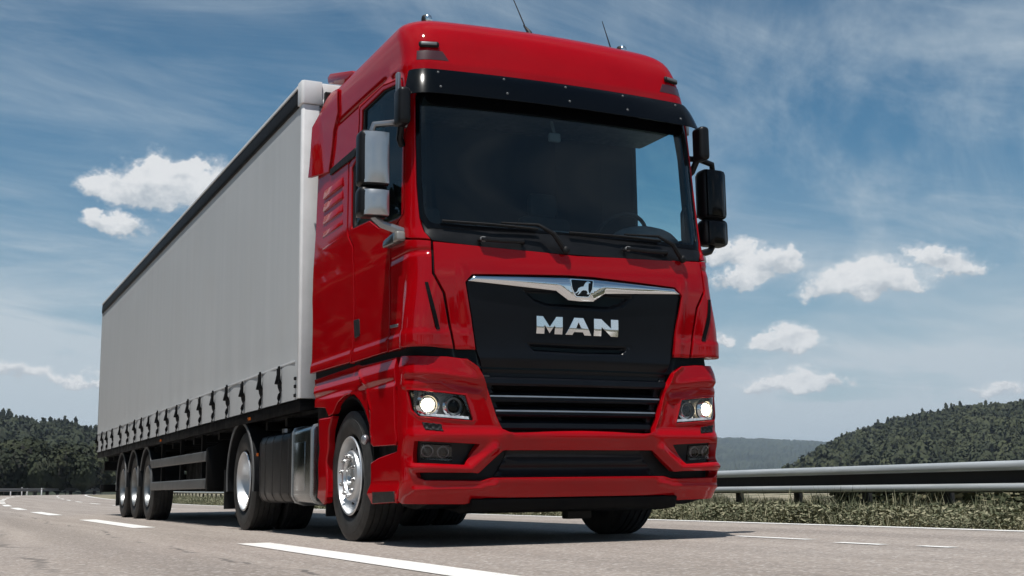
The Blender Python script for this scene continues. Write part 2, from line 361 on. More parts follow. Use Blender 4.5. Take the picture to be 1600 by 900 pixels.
# ------------------------------------------------------------------ the cab's skin: P(u,t), u along the plan contour from the centre line, t up the face
def hermite(xs, ys):
    xs = np.array(xs, float); ys = np.array(ys, float); h = np.diff(xs); dl = np.diff(ys)/h; m = np.zeros_like(ys)
    m[1:-1] = np.where(dl[:-1]*dl[1:] > 0, 2*dl[:-1]*dl[1:]/(dl[:-1]+dl[1:]+1e-12), 0); m[0] = dl[0]; m[-1] = dl[-1]
    def f(x):
        x = np.clip(x, xs[0], xs[-1]); i = np.clip(np.searchsorted(xs, x)-1, 0, len(h)-1); s = (x-xs[i])/h[i]
        return (2*s**3-3*s**2+1)*ys[i]+(s**3-2*s**2+s)*h[i]*m[i]+(-2*s**3+3*s**2)*ys[i+1]+(s**3-s**2)*h[i]*m[i+1]
    return f
Zf = hermite([0, 3.5, 3.65, 3.8, 3.92, 4.05, 4.3, 4.8], [0, 3.5, 3.64, 3.76, 3.84, 3.90, 3.945, 3.96])
Yf = hermite([0.1, 0.28, 0.36, 0.45, 0.60, 0.74, 0.80, 1.05, 1.14, 1.25, 1.35, 1.8, 2.08, 2.2, 3.2, 3.5, 3.65, 3.8, 3.92, 4.05, 4.3, 4.8],
             [0.03, -0.01, -0.06, -0.085, -0.075, -0.11, -0.085, -0.085, -0.115, -0.105, -0.10, -0.12, -0.085, -0.045, 0.065, 0.115, 0.155, 0.22, 0.31, 0.43, 0.67, 1.15])
Wf = hermite([0.1, 0.28, 0.4, 1.2, 1.30, 1.36, 2.0, 2.2, 3.2, 3.5, 3.65, 3.8, 3.92, 4.05, 4.3, 4.8], [1.22, 1.255, 1.265, 1.262, 1.23, 1.232, 1.235, 1.225, 1.195, 1.188, 1.182, 1.165, 1.125, 1.04, 0.78, 0.06])
Rf = hermite([0.1, 1.2, 2.0, 3.2, 3.8, 4.3, 4.8], [0.17, 0.165, 0.16, 0.15, 0.2, 0.18, 0.03])
SAG, CL = 0.06, 0.26
def P(u, t):
    u = np.asarray(u, float); t = np.asarray(t, float); u, t = np.broadcast_arrays(u, t)
    v = np.abs(u); W = Wf(t); Rr = np.minimum(Rf(t), W*0.5); a = W-Rr; y0 = Yf(t)
    ph0 = np.arctan(2*SAG/a); Rp = Rr/(1-np.sin(ph0)); ph = ph0+np.clip((v-a)/CL, 0, 1)*(PI/2-ph0)
    xf = np.minimum(v, a); x = xf+np.where(v > a, Rp*(np.sin(ph)-np.sin(ph0)), 0)
    y = y0+SAG*(xf/a)**2+np.where(v > a, Rp*(np.cos(ph0)-np.cos(ph)), 0)+np.maximum(v-a-CL, 0)
    return np.stack([np.where(u < 0, -x, x), y, Zf(t)], -1)
def us(y, t):                                              # u of the side wall at depth y
    W = float(Wf(t)); Rr = min(float(Rf(t)), W*0.5); a = W-Rr; ph0 = math.atan(2*SAG/a); Rp = Rr/(1-math.sin(ph0))
    return a+CL+(y-(float(Yf(t))+SAG+Rp*math.cos(ph0)))
def Nrm(Q, u, t, e=0.004):
    du = Q(u+e, t)-Q(u-e, t); dt = Q(u, t+e)-Q(u, t-e); n = np.cross(du, dt); return n/np.maximum(np.linalg.norm(n, axis=-1, keepdims=True), 1e-12)
_gu, _gt = np.meshgrid(np.arange(-4.2, 4.2, 0.03), np.arange(0.12, 4.7, 0.03)); _GP = P(_gu, _gt); _GN = Nrm(P, _gu, _gt)
_d = _GP-CP; _w = _d@CF; _gx = 800+FPX*(_d@CR)/_w; _gy = 450-FPX*(_d@CU)/_w; _vis = ((_GN*_d).sum(-1) < 0)
def proj(X): d = np.asarray(X)-CP; w = d@CF; return np.stack([800+FPX*(d@CR)/w, 450-FPX*(d@CU)/w], -1)
def tr(*pts):                                              # points of the photograph -> (u,t) on the skin
    out = []
    for p in pts:
        if len(p) == 3: out.append((p[1], p[2])); continue          # ('uv', u, t) passes through
        q = np.array(p, float); e = (_gx-q[0])**2+(_gy-q[1])**2+np.where(_vis, 0, 1e9); i = np.unravel_index(np.argmin(e), e.shape)
        v = np.array([_gu[i], _gt[i]])
        for _ in range(6):
            r0 = proj(P(v[0], v[1]))-q; J = np.stack([(proj(P(v[0]+1e-4, v[1]))-q-r0)/1e-4, (proj(P(v[0], v[1]+1e-4))-q-r0)/1e-4], -1)
            st = np.linalg.lstsq(J+1e-9, -r0, rcond=None)[0]; v = v+np.clip(st, -0.03, 0.03)
        out.append((float(v[0]), float(v[1])))
    return out
def mir(pts): return [(-u, t) for u, t in pts]
def sym(pts): return list(pts)+mir(pts)[::-1]              # left half + its mirror image
def dens(poly, ds):
    o = []
    for i, a in enumerate(poly):
        b = poly[(i+1) % len(poly)]; L = math.hypot(b[0]-a[0], b[1]-a[1]); n = max(1, int(L/ds+0.5))
        o += [(a[0]+(b[0]-a[0])*k/n, a[1]+(b[1]-a[1])*k/n) for k in range(n)]
    return o
def area(p): p = np.array(p); q = np.roll(p, -1, 0); return 0.5*(p[:, 0]*q[:, 1]-q[:, 0]*p[:, 1]).sum()
def inpoly(x, y, poly):
    p = np.array(poly); q = np.roll(p, -1, 0); r = np.zeros(x.shape, bool)
    for (x1, y1), (x2, y2) in zip(p, q):
        if y1 == y2: continue
        c = ((y1 > y) != (y2 > y)) & (x < (x2-x1)*(y-y1)/(y2-y1)+x1); r ^= c
    return r
def rnd(poly, r, n=4):                                     # round the corners of an outline
    o = []
    m_ = len(poly)
    for i, b in enumerate(poly):
        a = poly[i-1]; c = poly[(i+1) % m_]; la = math.hypot(a[0]-b[0], a[1]-b[1]); lc = math.hypot(c[0]-b[0], c[1]-b[1])
        if la < 1e-6 or lc < 1e-6: continue
        cosang = ((a[0]-b[0])*(c[0]-b[0])+(a[1]-b[1])*(c[1]-b[1]))/(la*lc)
        if cosang < -0.985: o.append(b); continue
        d = min(r, la*0.45, lc*0.45); A = (b[0]+(a[0]-b[0])*d/la, b[1]+(a[1]-b[1])*d/la); B = (b[0]+(c[0]-b[0])*d/lc, b[1]+(c[1]-b[1])*d/lc)
        for k in range(n+1):
            s = k/n; o.append(((1-s)**2*A[0]+2*s*(1-s)*b[0]+s*s*B[0], (1-s)**2*A[1]+2*s*(1-s)*b[1]+s*s*B[1]))
    return o
def seglen(p, a, b):
    ab = (b[0]-a[0], b[1]-a[1]); L = ab[0]**2+ab[1]**2+1e-12; s = np.clip(((p[0]-a[0])*ab[0]+(p[1]-a[1])*ab[1])/L, 0, 1)
    return np.hypot(p[0]-a[0]-s*ab[0], p[1]-a[1]-s*ab[1])
def linedist(u, t, line, closed=False):
    d = np.full(np.shape(u), 9.0)
    for a, b in zip(line, line[1:]+(line[:1] if closed else [])): d = np.minimum(d, seglen((u, t), a, b))
    return d
def sst(x, a, b): s = np.clip((x-a)/(b-a), 0, 1); return s*s*(3-2*s)
def panel(name, outline, m, parent, holes=(), off=0.0, th=0.025, r=0.005, ds=0.035, rel=None, **props):
    loops = []
    for k, lp in enumerate([outline]+list(holes)):
        lp = dens(lp, ds); A = area(lp)
        if (A > 0) != (k == 0): lp = lp[::-1]              # outer loop counter-clockwise, holes clockwise: inside lies on the left
        a = np.array(lp); e = np.roll(a, -1, 0)-a; e /= np.maximum(np.linalg.norm(e, axis=1, keepdims=True), 1e-9)
        nl = np.stack([-e[:, 1], e[:, 0]], 1); nv = nl+np.roll(nl, 1, 0); nv /= np.maximum(np.linalg.norm(nv, axis=1, keepdims=True), 0.35)
        nv /= np.maximum(np.linalg.norm(nv, axis=1, keepdims=True), 1e-6)
        loops.append((a, nv))
    ins = [a+nv*r for a, nv in loops]
    umin, tmin = ins[0].min(0); umax, tmax = ins[0].max(0)
    gu, gt = np.meshgrid(np.arange(math.ceil(umin/ds)*ds, umax, ds), np.arange(math.ceil(tmin/ds)*ds, tmax, ds)); gu = gu.ravel(); gt = gt.ravel()
    k = inpoly(gu, gt, ins[0])
    for h in ins[1:]: k &= ~inpoly(gu, gt, h)
    gu = gu[k]; gt = gt[k]
    allb = np.concatenate(ins)
    if len(gu):
        keep = np.ones(len(gu), bool)
        for c in range(0, len(gu), 2000):
            dd = np.hypot(gu[c:c+2000, None]-allb[None, :, 0], gt[c:c+2000, None]-allb[None, :, 1]).min(1); keep[c:c+2000] = dd > ds*0.45
        gu = gu[keep]; gt = gt[keep]
    pts = [Vector(v) for v in allb]+[Vector((a, b)) for a, b in zip(gu, gt)]
    edges = []; o = 0
    for a in ins:
        n = len(a); edges += [(o+i, o+(i+1) % n) for i in range(n)]; o += n
    V, _, F, ov, _, _ = delaunay_2d_cdt(pts, edges, [], 0, 1e-6)
    V = np.array([tuple(v) for v in V]); F = np.array([tuple(f) for f in F if len(f) == 3])
    ce = V[F].mean(1); k = inpoly(ce[:, 0], ce[:, 1], ins[0])
    for h in ins[1:]: k &= ~inpoly(ce[:, 0], ce[:, 1], h)
    F = F[k]
    relf = rel if rel is not None else (lambda u, t: 0.0*u)
    def Q(u, t): return P(u, t)+Nrm(P, u, t, 0.01)*(off+relf(np.asarray(u, float), np.asarray(t, float)))[..., None]
    U, T = V[:, 0], V[:, 1]
    verts = [Q(U, T)]; nrm = [Nrm(Q, U, T)]; faces = [tuple(f) for f in F]; base = len(V)
    vmap = {}
    for i, src in enumerate(ov):
        for s_ in src: vmap[s_] = i
    o = 0
    for (a, nv), a_in in zip(loops, ins):
        n = len(a); top = [vmap.get(o+i, o+i) for i in range(n)]; o += n
        u, t = a[:, 0], a[:, 1]; q0 = Q(u, t); nn = Nrm(Q, u, t); outd = Q(u-nv[:, 0]*0.002, t-nv[:, 1]*0.002)-q0
        outd -= nn*(outd*nn).sum(-1, keepdims=True); outd /= np.maximum(np.linalg.norm(outd, axis=-1, keepdims=True), 1e-9)
        q_in = Q(a_in[:, 0], a_in[:, 1])
        ctr = q_in-nn*r
        rings = [(ctr+(nn*0.7071+outd*0.7071)*r, nn*0.7071+outd*0.7071), (ctr+outd*r, outd), (ctr+outd*r-nn*(th-r), outd)]
        prev = top
        for vv, nm in rings:
            idx = list(range(base, base+n)); base += n; verts.append(vv); nrm.append(nm)
            for i in range(n):
                j = (i+1) % n; faces.append((prev[i], idx[i], idx[j], prev[j]))
            prev = idx
    verts = np.concatenate(verts); nrm = np.concatenate(nrm)
    nrm = np.nan_to_num(nrm); bad = np.linalg.norm(nrm, axis=1) < 0.5; nrm[bad] = (0, -1, 0)
    ff = []
    for f_ in faces:
        g_ = []
        for v_ in f_:
            if v_ not in g_: g_.append(int(v_))
        if len(g_) > 2: ff.append(g_)
    faces = ff
    me = bpy.data.meshes.new('mesh'); me.from_pydata([tuple(v) for v in verts], [], faces); me.update()
    me.polygons.foreach_set('use_smooth', [True]*len(me.polygons))
    me.normals_split_custom_set_from_vertices([tuple(v) for v in nrm])
    return link(name, me, m, parent, **props)

# ================================================================== TRACTOR UNIT
truck = empty('tractor_truck', label='red lorry tractor with tall sleeper cab, lit headlights and black grille', category='truck')
def both(fn):                                              # builds the same piece on the left and mirrored on the right
    return fn(lambda q: q, -1), fn(mir, 1)
side_ridge = lambda u, t: 0.014*(1-sst(t, 1.435, 1.47))-0.012*(1-sst(t, 1.30, 1.345))

# --- cab body: roof, pillars and the side behind the doors
rear = [(-us(2.48, t), t) for t in (1.37, 2.0, 2.6, 3.2, 3.5, 3.65, 3.8, 3.92, 4.05, 4.3, 4.55, 4.75)]
half = tr(('uv', 0, 3.33), (652, 111), (647.5, 149), (648, 200), (650, 287), (655, 340), (662, 361), (673, 373.5), (640, 371.5), (612, 371), (619, 352), (631.5, 333), (633, 200), (628.5, 121), (598, 133), (561, 167), (557, 232), (544, 255), (542, 366), (550.5, 386), (550.5, 568.5))
body_out = sym(half + [(half[-1][0]-0.02, 1.36)] + rear + [(0, 4.75)])
drip = tr((529, 192), (562, 163), (598, 129), (628, 117))
def rel_body(u, t):
    d = np.minimum(linedist(u, t, drip), linedist(u, t, mir(drip)))
    r = -0.016*np.exp(-(d/0.014)**2)
    r = r+side_ridge(u, t)
    front = np.abs(u) < 1.0
    r = r+np.where(np.abs(u) < 1.5, 0.006*np.exp(-((t-3.44)/0.05)**2), 0)
    # shallow scoop at the top rear of the side
    return r
panel('cab_body', body_out, 'red_paint', truck, ds=0.045, rel=rel_body, th=0.035)
lining_holes = [sym(tr(('uv', 0, 2.205), (668, 351), (656, 335), (653, 287), (651, 200), (650.5, 150), ('uv', -1.02, 3.28), ('uv', 0, 3.28)))]
win = tr((624, 129), (598, 141), (566, 172), (562, 236), (550, 262), (549, 358), (577, 345), (592, 357), (603, 350), (627, 338), (628.5, 200))
lo = [(-us(2.47, t), t) for t in (1.2, 2.0, 2.6, 3.2, 3.5, 3.65, 3.8, 3.92, 4.05, 4.3, 4.6, 4.75)]
panel('cab_lining', sym([(0, 1.2)]+lo+[(0, 4.75)]), 'interior_dark', truck, holes=[lining_holes[0], win, mir(win)], off=-0.045, th=0.012, ds=0.09)
MB().box((0, 2.455, 2.6), (2.30, 0.05, 2.6)).box((0, 1.9, 3.93), (1.1, 1.3, 0.03)).build('rear_wall', 'black_plastic', truck)

# --- roof trim on the side: fairing, drip rail, louvres, roof flap
fair = tr((506, 134), (494, 200), (489.5, 279), (516.5, 269), (524, 205), (531, 176), (531, 140))
def rel_fair(u, t): return 0.03*sst(np.abs(u), 3.2, 3.6)
both(lambda f, s: panel('side_fairing', f(fair), 'red_paint', truck, off=0.02, th=0.03, rel=rel_fair, ds=0.05))
railp = tr((518, 265), (557.5, 231), (557, 244), (518, 274))
both(lambda f, s: panel('drip_rail', f(railp), 'black_plastic', truck, off=0.016, th=0.02, r=0.004))
for s in (-1, 1):
    for k in range(6):
        z_ = 2.30+0.112*k; y0_, y1_ = 1.66+0.03*k*0.4, 2.24
        MB().prism([(s*1.195, z_), (s*1.218, z_+0.008), (s*1.219, z_+0.016), (s*1.208, z_+0.080), (s*1.195, z_+0.09)], 1, y0_, y1_, bev=0.004).build('louvre_fin', 'red_paint', truck)
for s in (-1, 1):
    MB().prism([(1.80, 3.88), (1.95, 3.955), (2.58, 4.13), (2.66, 4.12), (2.64, 4.05), (2.2, 3.90)], 0, s*0.80, s*1.07, bev=0.015).build('roof_flap', 'red_paint', truck)

# --- door with window, handle, mirror arm corner
door = tr((631, 200), (626.5, 123), (598, 135), (562.5, 169), (559, 234), (546, 257), (544, 364), (552.5, 385), (552.5, 567), (608, 549.5), (608, 431), (608.5, 373), (614, 368), (617, 352), (629.5, 334))
def mk_door(f, s):
    d = panel('door', f(door), 'red_paint', truck, holes=[f(win)], off=0.001, rel=side_ridge, th=0.03, ds=0.04)
    g = panel('window', f(win), 'side_glass', d, off=-0.022, th=0.004, r=0.001, ds=0.15)
    h = tr((553.5, 500), (562, 498), (563, 524), (555, 529))
    hp = panel('handle', rnd(f(h), 0.02), 'black_plastic', d, off=0.008, th=0.02, ds=0.03)
    b = panel('window_frame', f([(u, t) for u, t in win]), 'black_plastic', d, holes=[f([(u+(-1.5-u)*0.05, t+(2.85-t)*0.03) for u, t in win])], off=-0.010, th=0.03, r=0.003, ds=0.1)
    return d
both(mk_door)

# --- front corners and hood
corner = tr((673, 376), (675, 427), (692, 458), (708, 545.5), (648, 543), (620, 546.5), (609.8, 549.5), (609.8, 431), (609.8, 374), (640, 374.5))
def rel_corner(u, t):
    a = np.abs(u); return side_ridge(u, t)-0.012*np.exp(-((t-2.0)/0.02)**2)+0.055*sst(1.90-t, 0.0, 0.45)*np.exp(-((a-1.22)/0.13)**4)
both(lambda f, s: panel('corner_panel', f(corner), 'red_paint', truck, ds=0.03, rel=rel_corner, th=0.07))
slot = tr((664.5, 441), (669.5, 441), (686.5, 514), (681, 514))
both(lambda f, s: panel('air_slot', f(slot), 'chassis_black', truck, off=0.010, th=0.02, r=0.001, ds=0.03, rel=rel_corner))
HT = tr((895, 397))[0][1]
hood = sym(tr(('uv', 0, HT-0.012), (880, 397.5), (760, 385.5), (677, 377), (679, 427), (696, 458), (711.5, 546), (743, 547), (737, 500), (727, 441), (738, 428.5), (883, 436), ('uv', 0, 1.868)))
hood = [(u, 1.868 if abs(t-1.868) < 0.03 and abs(u) < 0.3 else t) for u, t in hood]
def rel_hood(u, t):
    a = np.abs(u); return side_ridge(u, t)*0.5+0.012*np.exp(-((a-0.915+0.10*(2.0-t))/0.03)**2)*(t < 1.9)
panel('hood', hood, 'red_paint', truck, ds=0.03, rel=rel_hood, th=0.03)
cowl = sym(tr(('uv', 0, 2.195), (668, 353.5), (658, 345), (663, 362), (675.5, 374.5), ('uv', -0.6, HT-0.002), ('uv', 0, HT-0.002)))
panel('cowl', cowl, 'black_satin', truck, off=-0.012, th=0.02, ds=0.05)

# --- windscreen, seal, interior
ws = sym(tr(('uv', 0, 2.20), (668, 352), (656, 336), (652.5, 287), (650.5, 200), (650, 150), ('uv', -1.03, 3.29), ('uv', 0, 3.29)))
ws_o = sym(tr(('uv', 0, 2.185), (668, 356), (653, 338), (650.2, 287), (648.2, 200), (648, 150), ('uv', -1.06, 3.33), ('uv', 0, 3.33)))
w = panel('windscreen', rnd(ws, 0.05), 'windscreen_glass', truck, off=-0.012, th=0.005, r=0.001, ds=0.08)
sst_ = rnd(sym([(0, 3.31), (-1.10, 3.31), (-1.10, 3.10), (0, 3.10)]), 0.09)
panel('glass_top_band', sst_, 'black_gloss', truck, off=-0.010, th=0.004, r=0.001, ds=0.08)  # black band across the top of the glass
panel('windscreen_seal', ws_o, 'black_gloss', truck, holes=[rnd([(u*0.975, 2.745+(t-2.745)*0.965) for u, t in ws], 0.07)], off=-0.008, th=0.03, r=0.004, ds=0.07)
MB().box((0, 0.50, 2.14), (2.20, 0.74, 0.22), bev=0.05).box((-0.25, 0.50, 2.27), (0.75, 0.35, 0.07), bev=0.03).box((0.15, 0.42, 2.29), (0.30, 0.2, 0.05), bev=0.02).build('dashboard', 'dash', truck)
MB().sphere((0.86, 0.40, 2.27), (0.62, 0.42, 0.30)).build('instrument_hood', 'dash', truck, smooth=60)
st = empty('steering_wheel'); st.parent = truck; st.location = (0.80, 0.66, 2.36); st.rotation_euler = (R(-52), 0, 0)
b = MB(); b.tube([(0.23*math.cos(k*PI/16), 0.23*math.sin(k*PI/16), 0) for k in range(33)], 0.017, 8, cap=False); b.build('rim', 'black_plastic', st)
MB().box((0, 0, -0.02), (0.42, 0.05, 0.02), bev=0.008).sphere((0, 0, -0.01), (0.17, 0.17, 0.05)).build('spoke', 'black_plastic', st)
for s in (-1, 1):
    MB().box((s*0.62, 1.35, 2.0), (0.52, 0.5, 0.16), bev=0.06).box((s*0.62, 1.62, 2.38), (0.50, 0.15, 0.72), rot=Matrix.Rotation(R(-10), 3, 'X'), bev=0.06).box((s*0.62, 1.70, 2.85), (0.28, 0.10, 0.22), bev=0.05).build('seat', 'seat_cloth', truck)
for s in (-1, 1): MB().box((s*1.13, 1.22, 2.6), (0.05, 0.55, 1.5), bev=0.02).build('inner_pillar', 'interior_dark', truck)
MB().box((0, 1.2, 1.45), (2.3, 2.3, 0.06)).build('cab_floor', 'black_plastic', truck)
MB().box((0, 0.42, 3.22), (2.1, 0.55, 0.16), bev=0.05).build('overhead_shelf', 'black_plastic', truck)
MB().box((-0.02, 0.20, 3.00), (0.10, 0.04, 0.07), bev=0.015).tube([(-0.02, 0.2, 3.03), (-0.02, 0.25, 3.15)], 0.012).build('camera_pod', 'dash', truck)
MB().tube([(1.13, 0.20, 2.24), (1.09, 0.18, 2.30), (1.09, 0.18, 2.50), (1.13, 0.20, 2.56)], 0.018, 8).build('grab_handle', 'black_plastic', truck)

# --- sun visor standing off the roof edge
vis = sym(tr(('uv', 0, 3.37), (700, 101), (648, 97.5), (640, 100), (643, 146), (652, 146), ('uv', -0.8, 3.145), ('uv', 0, 3.14)))
vis = [(u, (3.372 if t > 3.25 else 3.142)) for u, t in vis]
def rel_vis(u, t): return 0.075*np.clip((3.37-t)/0.23, 0, 1)**0.8
v = panel('sun_visor', rnd(vis, 0.04), 'black_gloss', truck, off=0.030, th=0.006, r=0.002, ds=0.04, rel=rel_vis)
bolt_me = MB().sphere((0, 0, 0), (0.020, 0.014, 0.020), 8, 6).mesh()
for i, u in enumerate((-1.0, -0.5, 0.0, 0.5, 1.0)):
    for t in (3.335, 3.20):
        q = P(u, t)+Nrm(P, u, t)*(0.03+float(rel_vis(u, t))); o = link('bolt', bolt_me, 'edge_grey' if (i == 0 and t > 3.3) else None, v); o.location = q
for s in (-1, 1):                                          # decal-like dark patch under each marker lamp
    pp = tr((651.5, 80), (691, 81), (701, 96), (651, 94)); pp = pp if s < 0 else mir(pp)
    panel('dark_patch', pp, 'dark_red', truck, off=0.0065, th=0.004, r=0.001, ds=0.05)

# --- roof equipment
for s in (-1, 1):
    q = tr((670, 70.5))[0]; u = q[0] if s < 0 else -q[0]; c = P(u, q[1]); n = Vector(Nrm(P, u, q[1]))
    fr = Matrix.Rotation(math.atan2(-n.x, n.y)+PI, 3, 'Z') @ Matrix.Rotation(R(-12), 3, 'X')
    o = empty('marker_lamp'); o.parent = truck; o.location = c+np.array(n)*0.008; o.rotation_euler = fr.to_euler()
    MB().box((0, 0, 0), (0.150, 0.03, 0.048), bev=0.018, seg=3).build('lamp_housing', 'black_plastic', o)
    MB().box((0, -0.013, 0), (0.115, 0.012, 0.026), bev=0.005).build('lens', 'edge_grey', o)
    o = empty('roof_beacon'); o.parent = truck; o.location = (s*0.868, 0.66, 3.955)
    MB().tube([(0, 0, -0.09), (0, 0, -0.03)], 0.03).box((0, 0.01, 0.0), (0.085, 0.06, 0.12), bev=0.028, seg=3).build('housing', 'black_plastic', o)
    MB().sphere((0, -0.03, 0.015), (0.06, 0.03, 0.075), 12, 8).build('lens', 'reflector', o)
a = tr((838, 48))[0]; a0 = P(a[0], a[1])
MB().tube([a0+np.array([0, 0.12, 0.0]), a0+np.array([0, 0.14, 0.06]), a0+np.array([-0.02, 0.20, 0.14])], [0.035, 0.02, 0.006]).tube([a0+np.array([-0.01, 0.17, 0.09]), a0+np.array([-0.10, 0.35, 0.55])], [0.006, 0.003], 6).build('antenna', 'black_plastic', truck)
MB().tube([(0.74, 0.62, 3.86), (0.74, 0.63, 3.98), (0.71, 0.70, 4.22)], [0.012, 0.006, 0.003], 6).build('antenna', 'black_plastic', truck)

# --- mirrors (right side of the vehicle faces left in the view)
def rounded_box(c, d, bev): return MB().box(c, d, bev=bev, seg=4)
for s in (-1, 1):
    mg = empty('mirror'); mg.parent = truck; mg.location = (s*1.435, 0.24, 2.55)
    cov = 'mirror_cover' if s < 0 else 'black_gloss'
    rounded_box((0, 0.035, 0.15), (0.225, 0.15, 0.41), 0.045).build('mirror_housing', 'black_satin', mg)
    rounded_box((0, 0.035, -0.165), (0.23, 0.15, 0.22), 0.045).build('mirror_housing', 'black_satin', mg)
    def cover(z0, z1, name):
        bm = bmesh.new(); n, m_ = 12, 8; g = []
        for j in range(m_+1):
            for i in range(n+1):
                a_ = i/n*2-1; b_ = j/m_*2-1; x = a_*0.088-s*0.004; z = z0+(z1-z0)*(j/m_); y = -0.045-0.030*(1-abs(a_)**2.6)*(1-0.5*abs(b_)**4)+0.02*(a_*s*0.5)
                g.append(bm.verts.new((x, y, z)))
        for j in range(m_):
            for i in range(n): bm.faces.new((g[j*(n+1)+i], g[j*(n+1)+i+1], g[(j+1)*(n+1)+i+1], g[(j+1)*(n+1)+i]))
        r = bmesh.ops.extrude_face_region(bm, geom=bm.faces[:]); bmesh.ops.translate(bm, vec=(0, 0.03, 0), verts=[v for v in r['geom'] if isinstance(v, bmesh.types.BMVert)])
        bmesh.ops.recalc_face_normals(bm, faces=bm.faces); me = bpy.data.meshes.new('mesh'); bm.to_mesh(me); bm.free()
        me.polygons.foreach_set('use_smooth', [True]*len(me.polygons)); me.set_sharp_from_angle(angle=R(40)); link(name, me, cov, mg)
    cover(-0.035, 0.335, 'mirror_cover'); cover(-0.265, -0.085, 'mirror_cover')
    MB().box((0, 0.113, 0.15), (0.19, 0.006, 0.36), bev=0.002).box((0, 0.113, -0.175), (0.19, 0.006, 0.17), bev=0.002).build('mirror_glass', 'reflector', mg)
    MB().tube([(s*-0.24, 0.0, 0.42), (s*-0.14, -0.01, 0.425), (s*0.0, 0.01, 0.40), (s*0.02, 0.03, 0.32)], 0.024, 10).build('mirror_arm', 'grey_trim' if s < 0 else 'black_satin', mg)
    MB().tube([(s*0.0, 0.03, -0.26), (s*-0.06, 0.0, -0.32), (s*-0.22, -0.02, -0.37)], [0.022, 0.028, 0.03], 10).build('mirror_arm', 'grey_trim' if s < 0 else 'black_satin', mg)
    MB().tube([(0, 0.03, -0.1), (0, 0.03, -0.03)], 0.02).build('mirror_joint', 'black_satin', mg)
    kb = empty('kerb_mirror'); kb.parent = truck; kb.location = (s*1.262, 0.14, 3.07)
    rounded_box((0, 0, 0), (0.09, 0.15, 0.275), 0.035).build('mirror_housing', 'black_satin', kb)
    MB().tube([(s*-0.01, 0.05, -0.12), (s*-0.02, 0.11, -0.20), (s*-0.05, 0.14, -0.24)], 0.026).build('mirror_arm', 'black_satin', kb)
    MB().box((s*1.235, 0.30, 3.28), (0.03, 0.05, 0.20), bev=0.01).build('grab_rail', 'grey_trim', truck)
    tl = empty('turn_signal'); tl.parent = truck; tl.location = (s*1.225, 0.25, 2.15); tl.scale = (0.8, 0.72, 0.9)
    MB().prism([(-0.115, -0.045), (-0.10, 0.03), (0.03, 0.045), (0.33, 0.02), (0.36, -0.04), (0.05, -0.05)], 0, -s*0.01, s*0.075, bev=0.018, seg=3).build('lamp_housing', 'lamp_dark', tl)
    MB().prism([(-0.125, -0.045), (-0.11, 0.03), (0.0, 0.045), (0.02, -0.045)], 0, s*0.0, s*0.083, bev=0.018, seg=3).build('lens', 'lens_grey', tl)

# --- wipers and steps in the cowl
def pt(u, t, h=0.0): return P(u, t)+Nrm(P, u, t)*h
for (piv, elb, b0, b1) in [((881, 393), (836, 356), (690, 346.5), (839, 360)), ((1063, 407), (1021, 373.5), (888, 365), (1030, 378))]:
    pv, el, p0, p1 = tr(piv, elb, b0, b1)
    wi = link('wiper', None, None, truck)
    MB().tube([pt(*pv, 0.02), pt(pv[0]*0.5+el[0]*0.5, pv[1]*0.5+el[1]*0.5, 0.075), pt(*el, 0.06)], [0.022, 0.018, 0.011], 8).tube([pt(*el, 0.06), pt(el[0]*0.6+p0[0]*0.4, el[1]*0.6+p0[1]*0.4, 0.05)], [0.011, 0.007], 8).sphere(pt(*pv, 0.03), (0.06, 0.05, 0.06), 10, 8).build('wiper_arm', 'black_plastic', wi)
    MB().tube([pt(*p0, 0.016), pt((p0[0]+p1[0])/2, (p0[1]+p1[1])/2, 0.028), pt(*p1, 0.018)], 0.010, 6).build('wiper_blade', 'black_plastic', wi)
for (x0, y0, x1, y1) in [(748, 373, 817, 383), (974, 390.5, 1040, 398)]:
    (u0, t0), (u1, t1) = tr((x0, y0), (x1, y1)); tm = (t0+t1)/2
    h = link('step_handle', None, None, truck)
    MB().tube([pt(u0, tm, 0.0), pt(u0+0.01, tm, 0.03), pt((u0+u1)/2, tm-0.005, 0.036), pt(u1-0.01, tm, 0.03), pt(u1, tm, 0.0)], 0.017, 8).build('bar', 'black_satin', h)
    MB().sphere(pt(u0+0.025, tm, 0.03), (0.060, 0.03, 0.040), 12, 8).build('end_cap', 'edge_grey', h)

# --- upper grille panel with the two recesses, chrome wing, badge, letters
gp = sym([(0, 1.858)]+tr((738, 432), (729, 441), (739, 500), (746, 548), (762, 591))+[(0, 1.14)])
gp = [(u, t) for u, t in gp]
rec1 = sym([(0, 1.78)]+[(-0.47, 1.755), (-0.36, 1.67), (-0.24, 1.635)]+[(0, 1.635)])
rec2 = sym([(0, 1.375)]+[(-0.44, 1.385), (-0.36, 1.315)]+[(0, 1.308)])
def inside_depth(u, t, poly, depth, w):
    d = linedist(u, t, poly, True); return -depth*sst(np.where(inpoly(np.atleast_1d(u), np.atleast_1d(t), poly), d, 0), 0, w)
def rel_gp(u, t):
    return inside_depth(u, t, rec1, 0.035, 0.03)+inside_depth(u, t, rec2, 0.045, 0.035)-0.05*(1-sst(t, 1.17, 1.27))
panel('grille_panel', gp, 'grille_black', truck, off=-0.014, th=0.03, r=0.006, ds=0.018, rel=rel_gp)


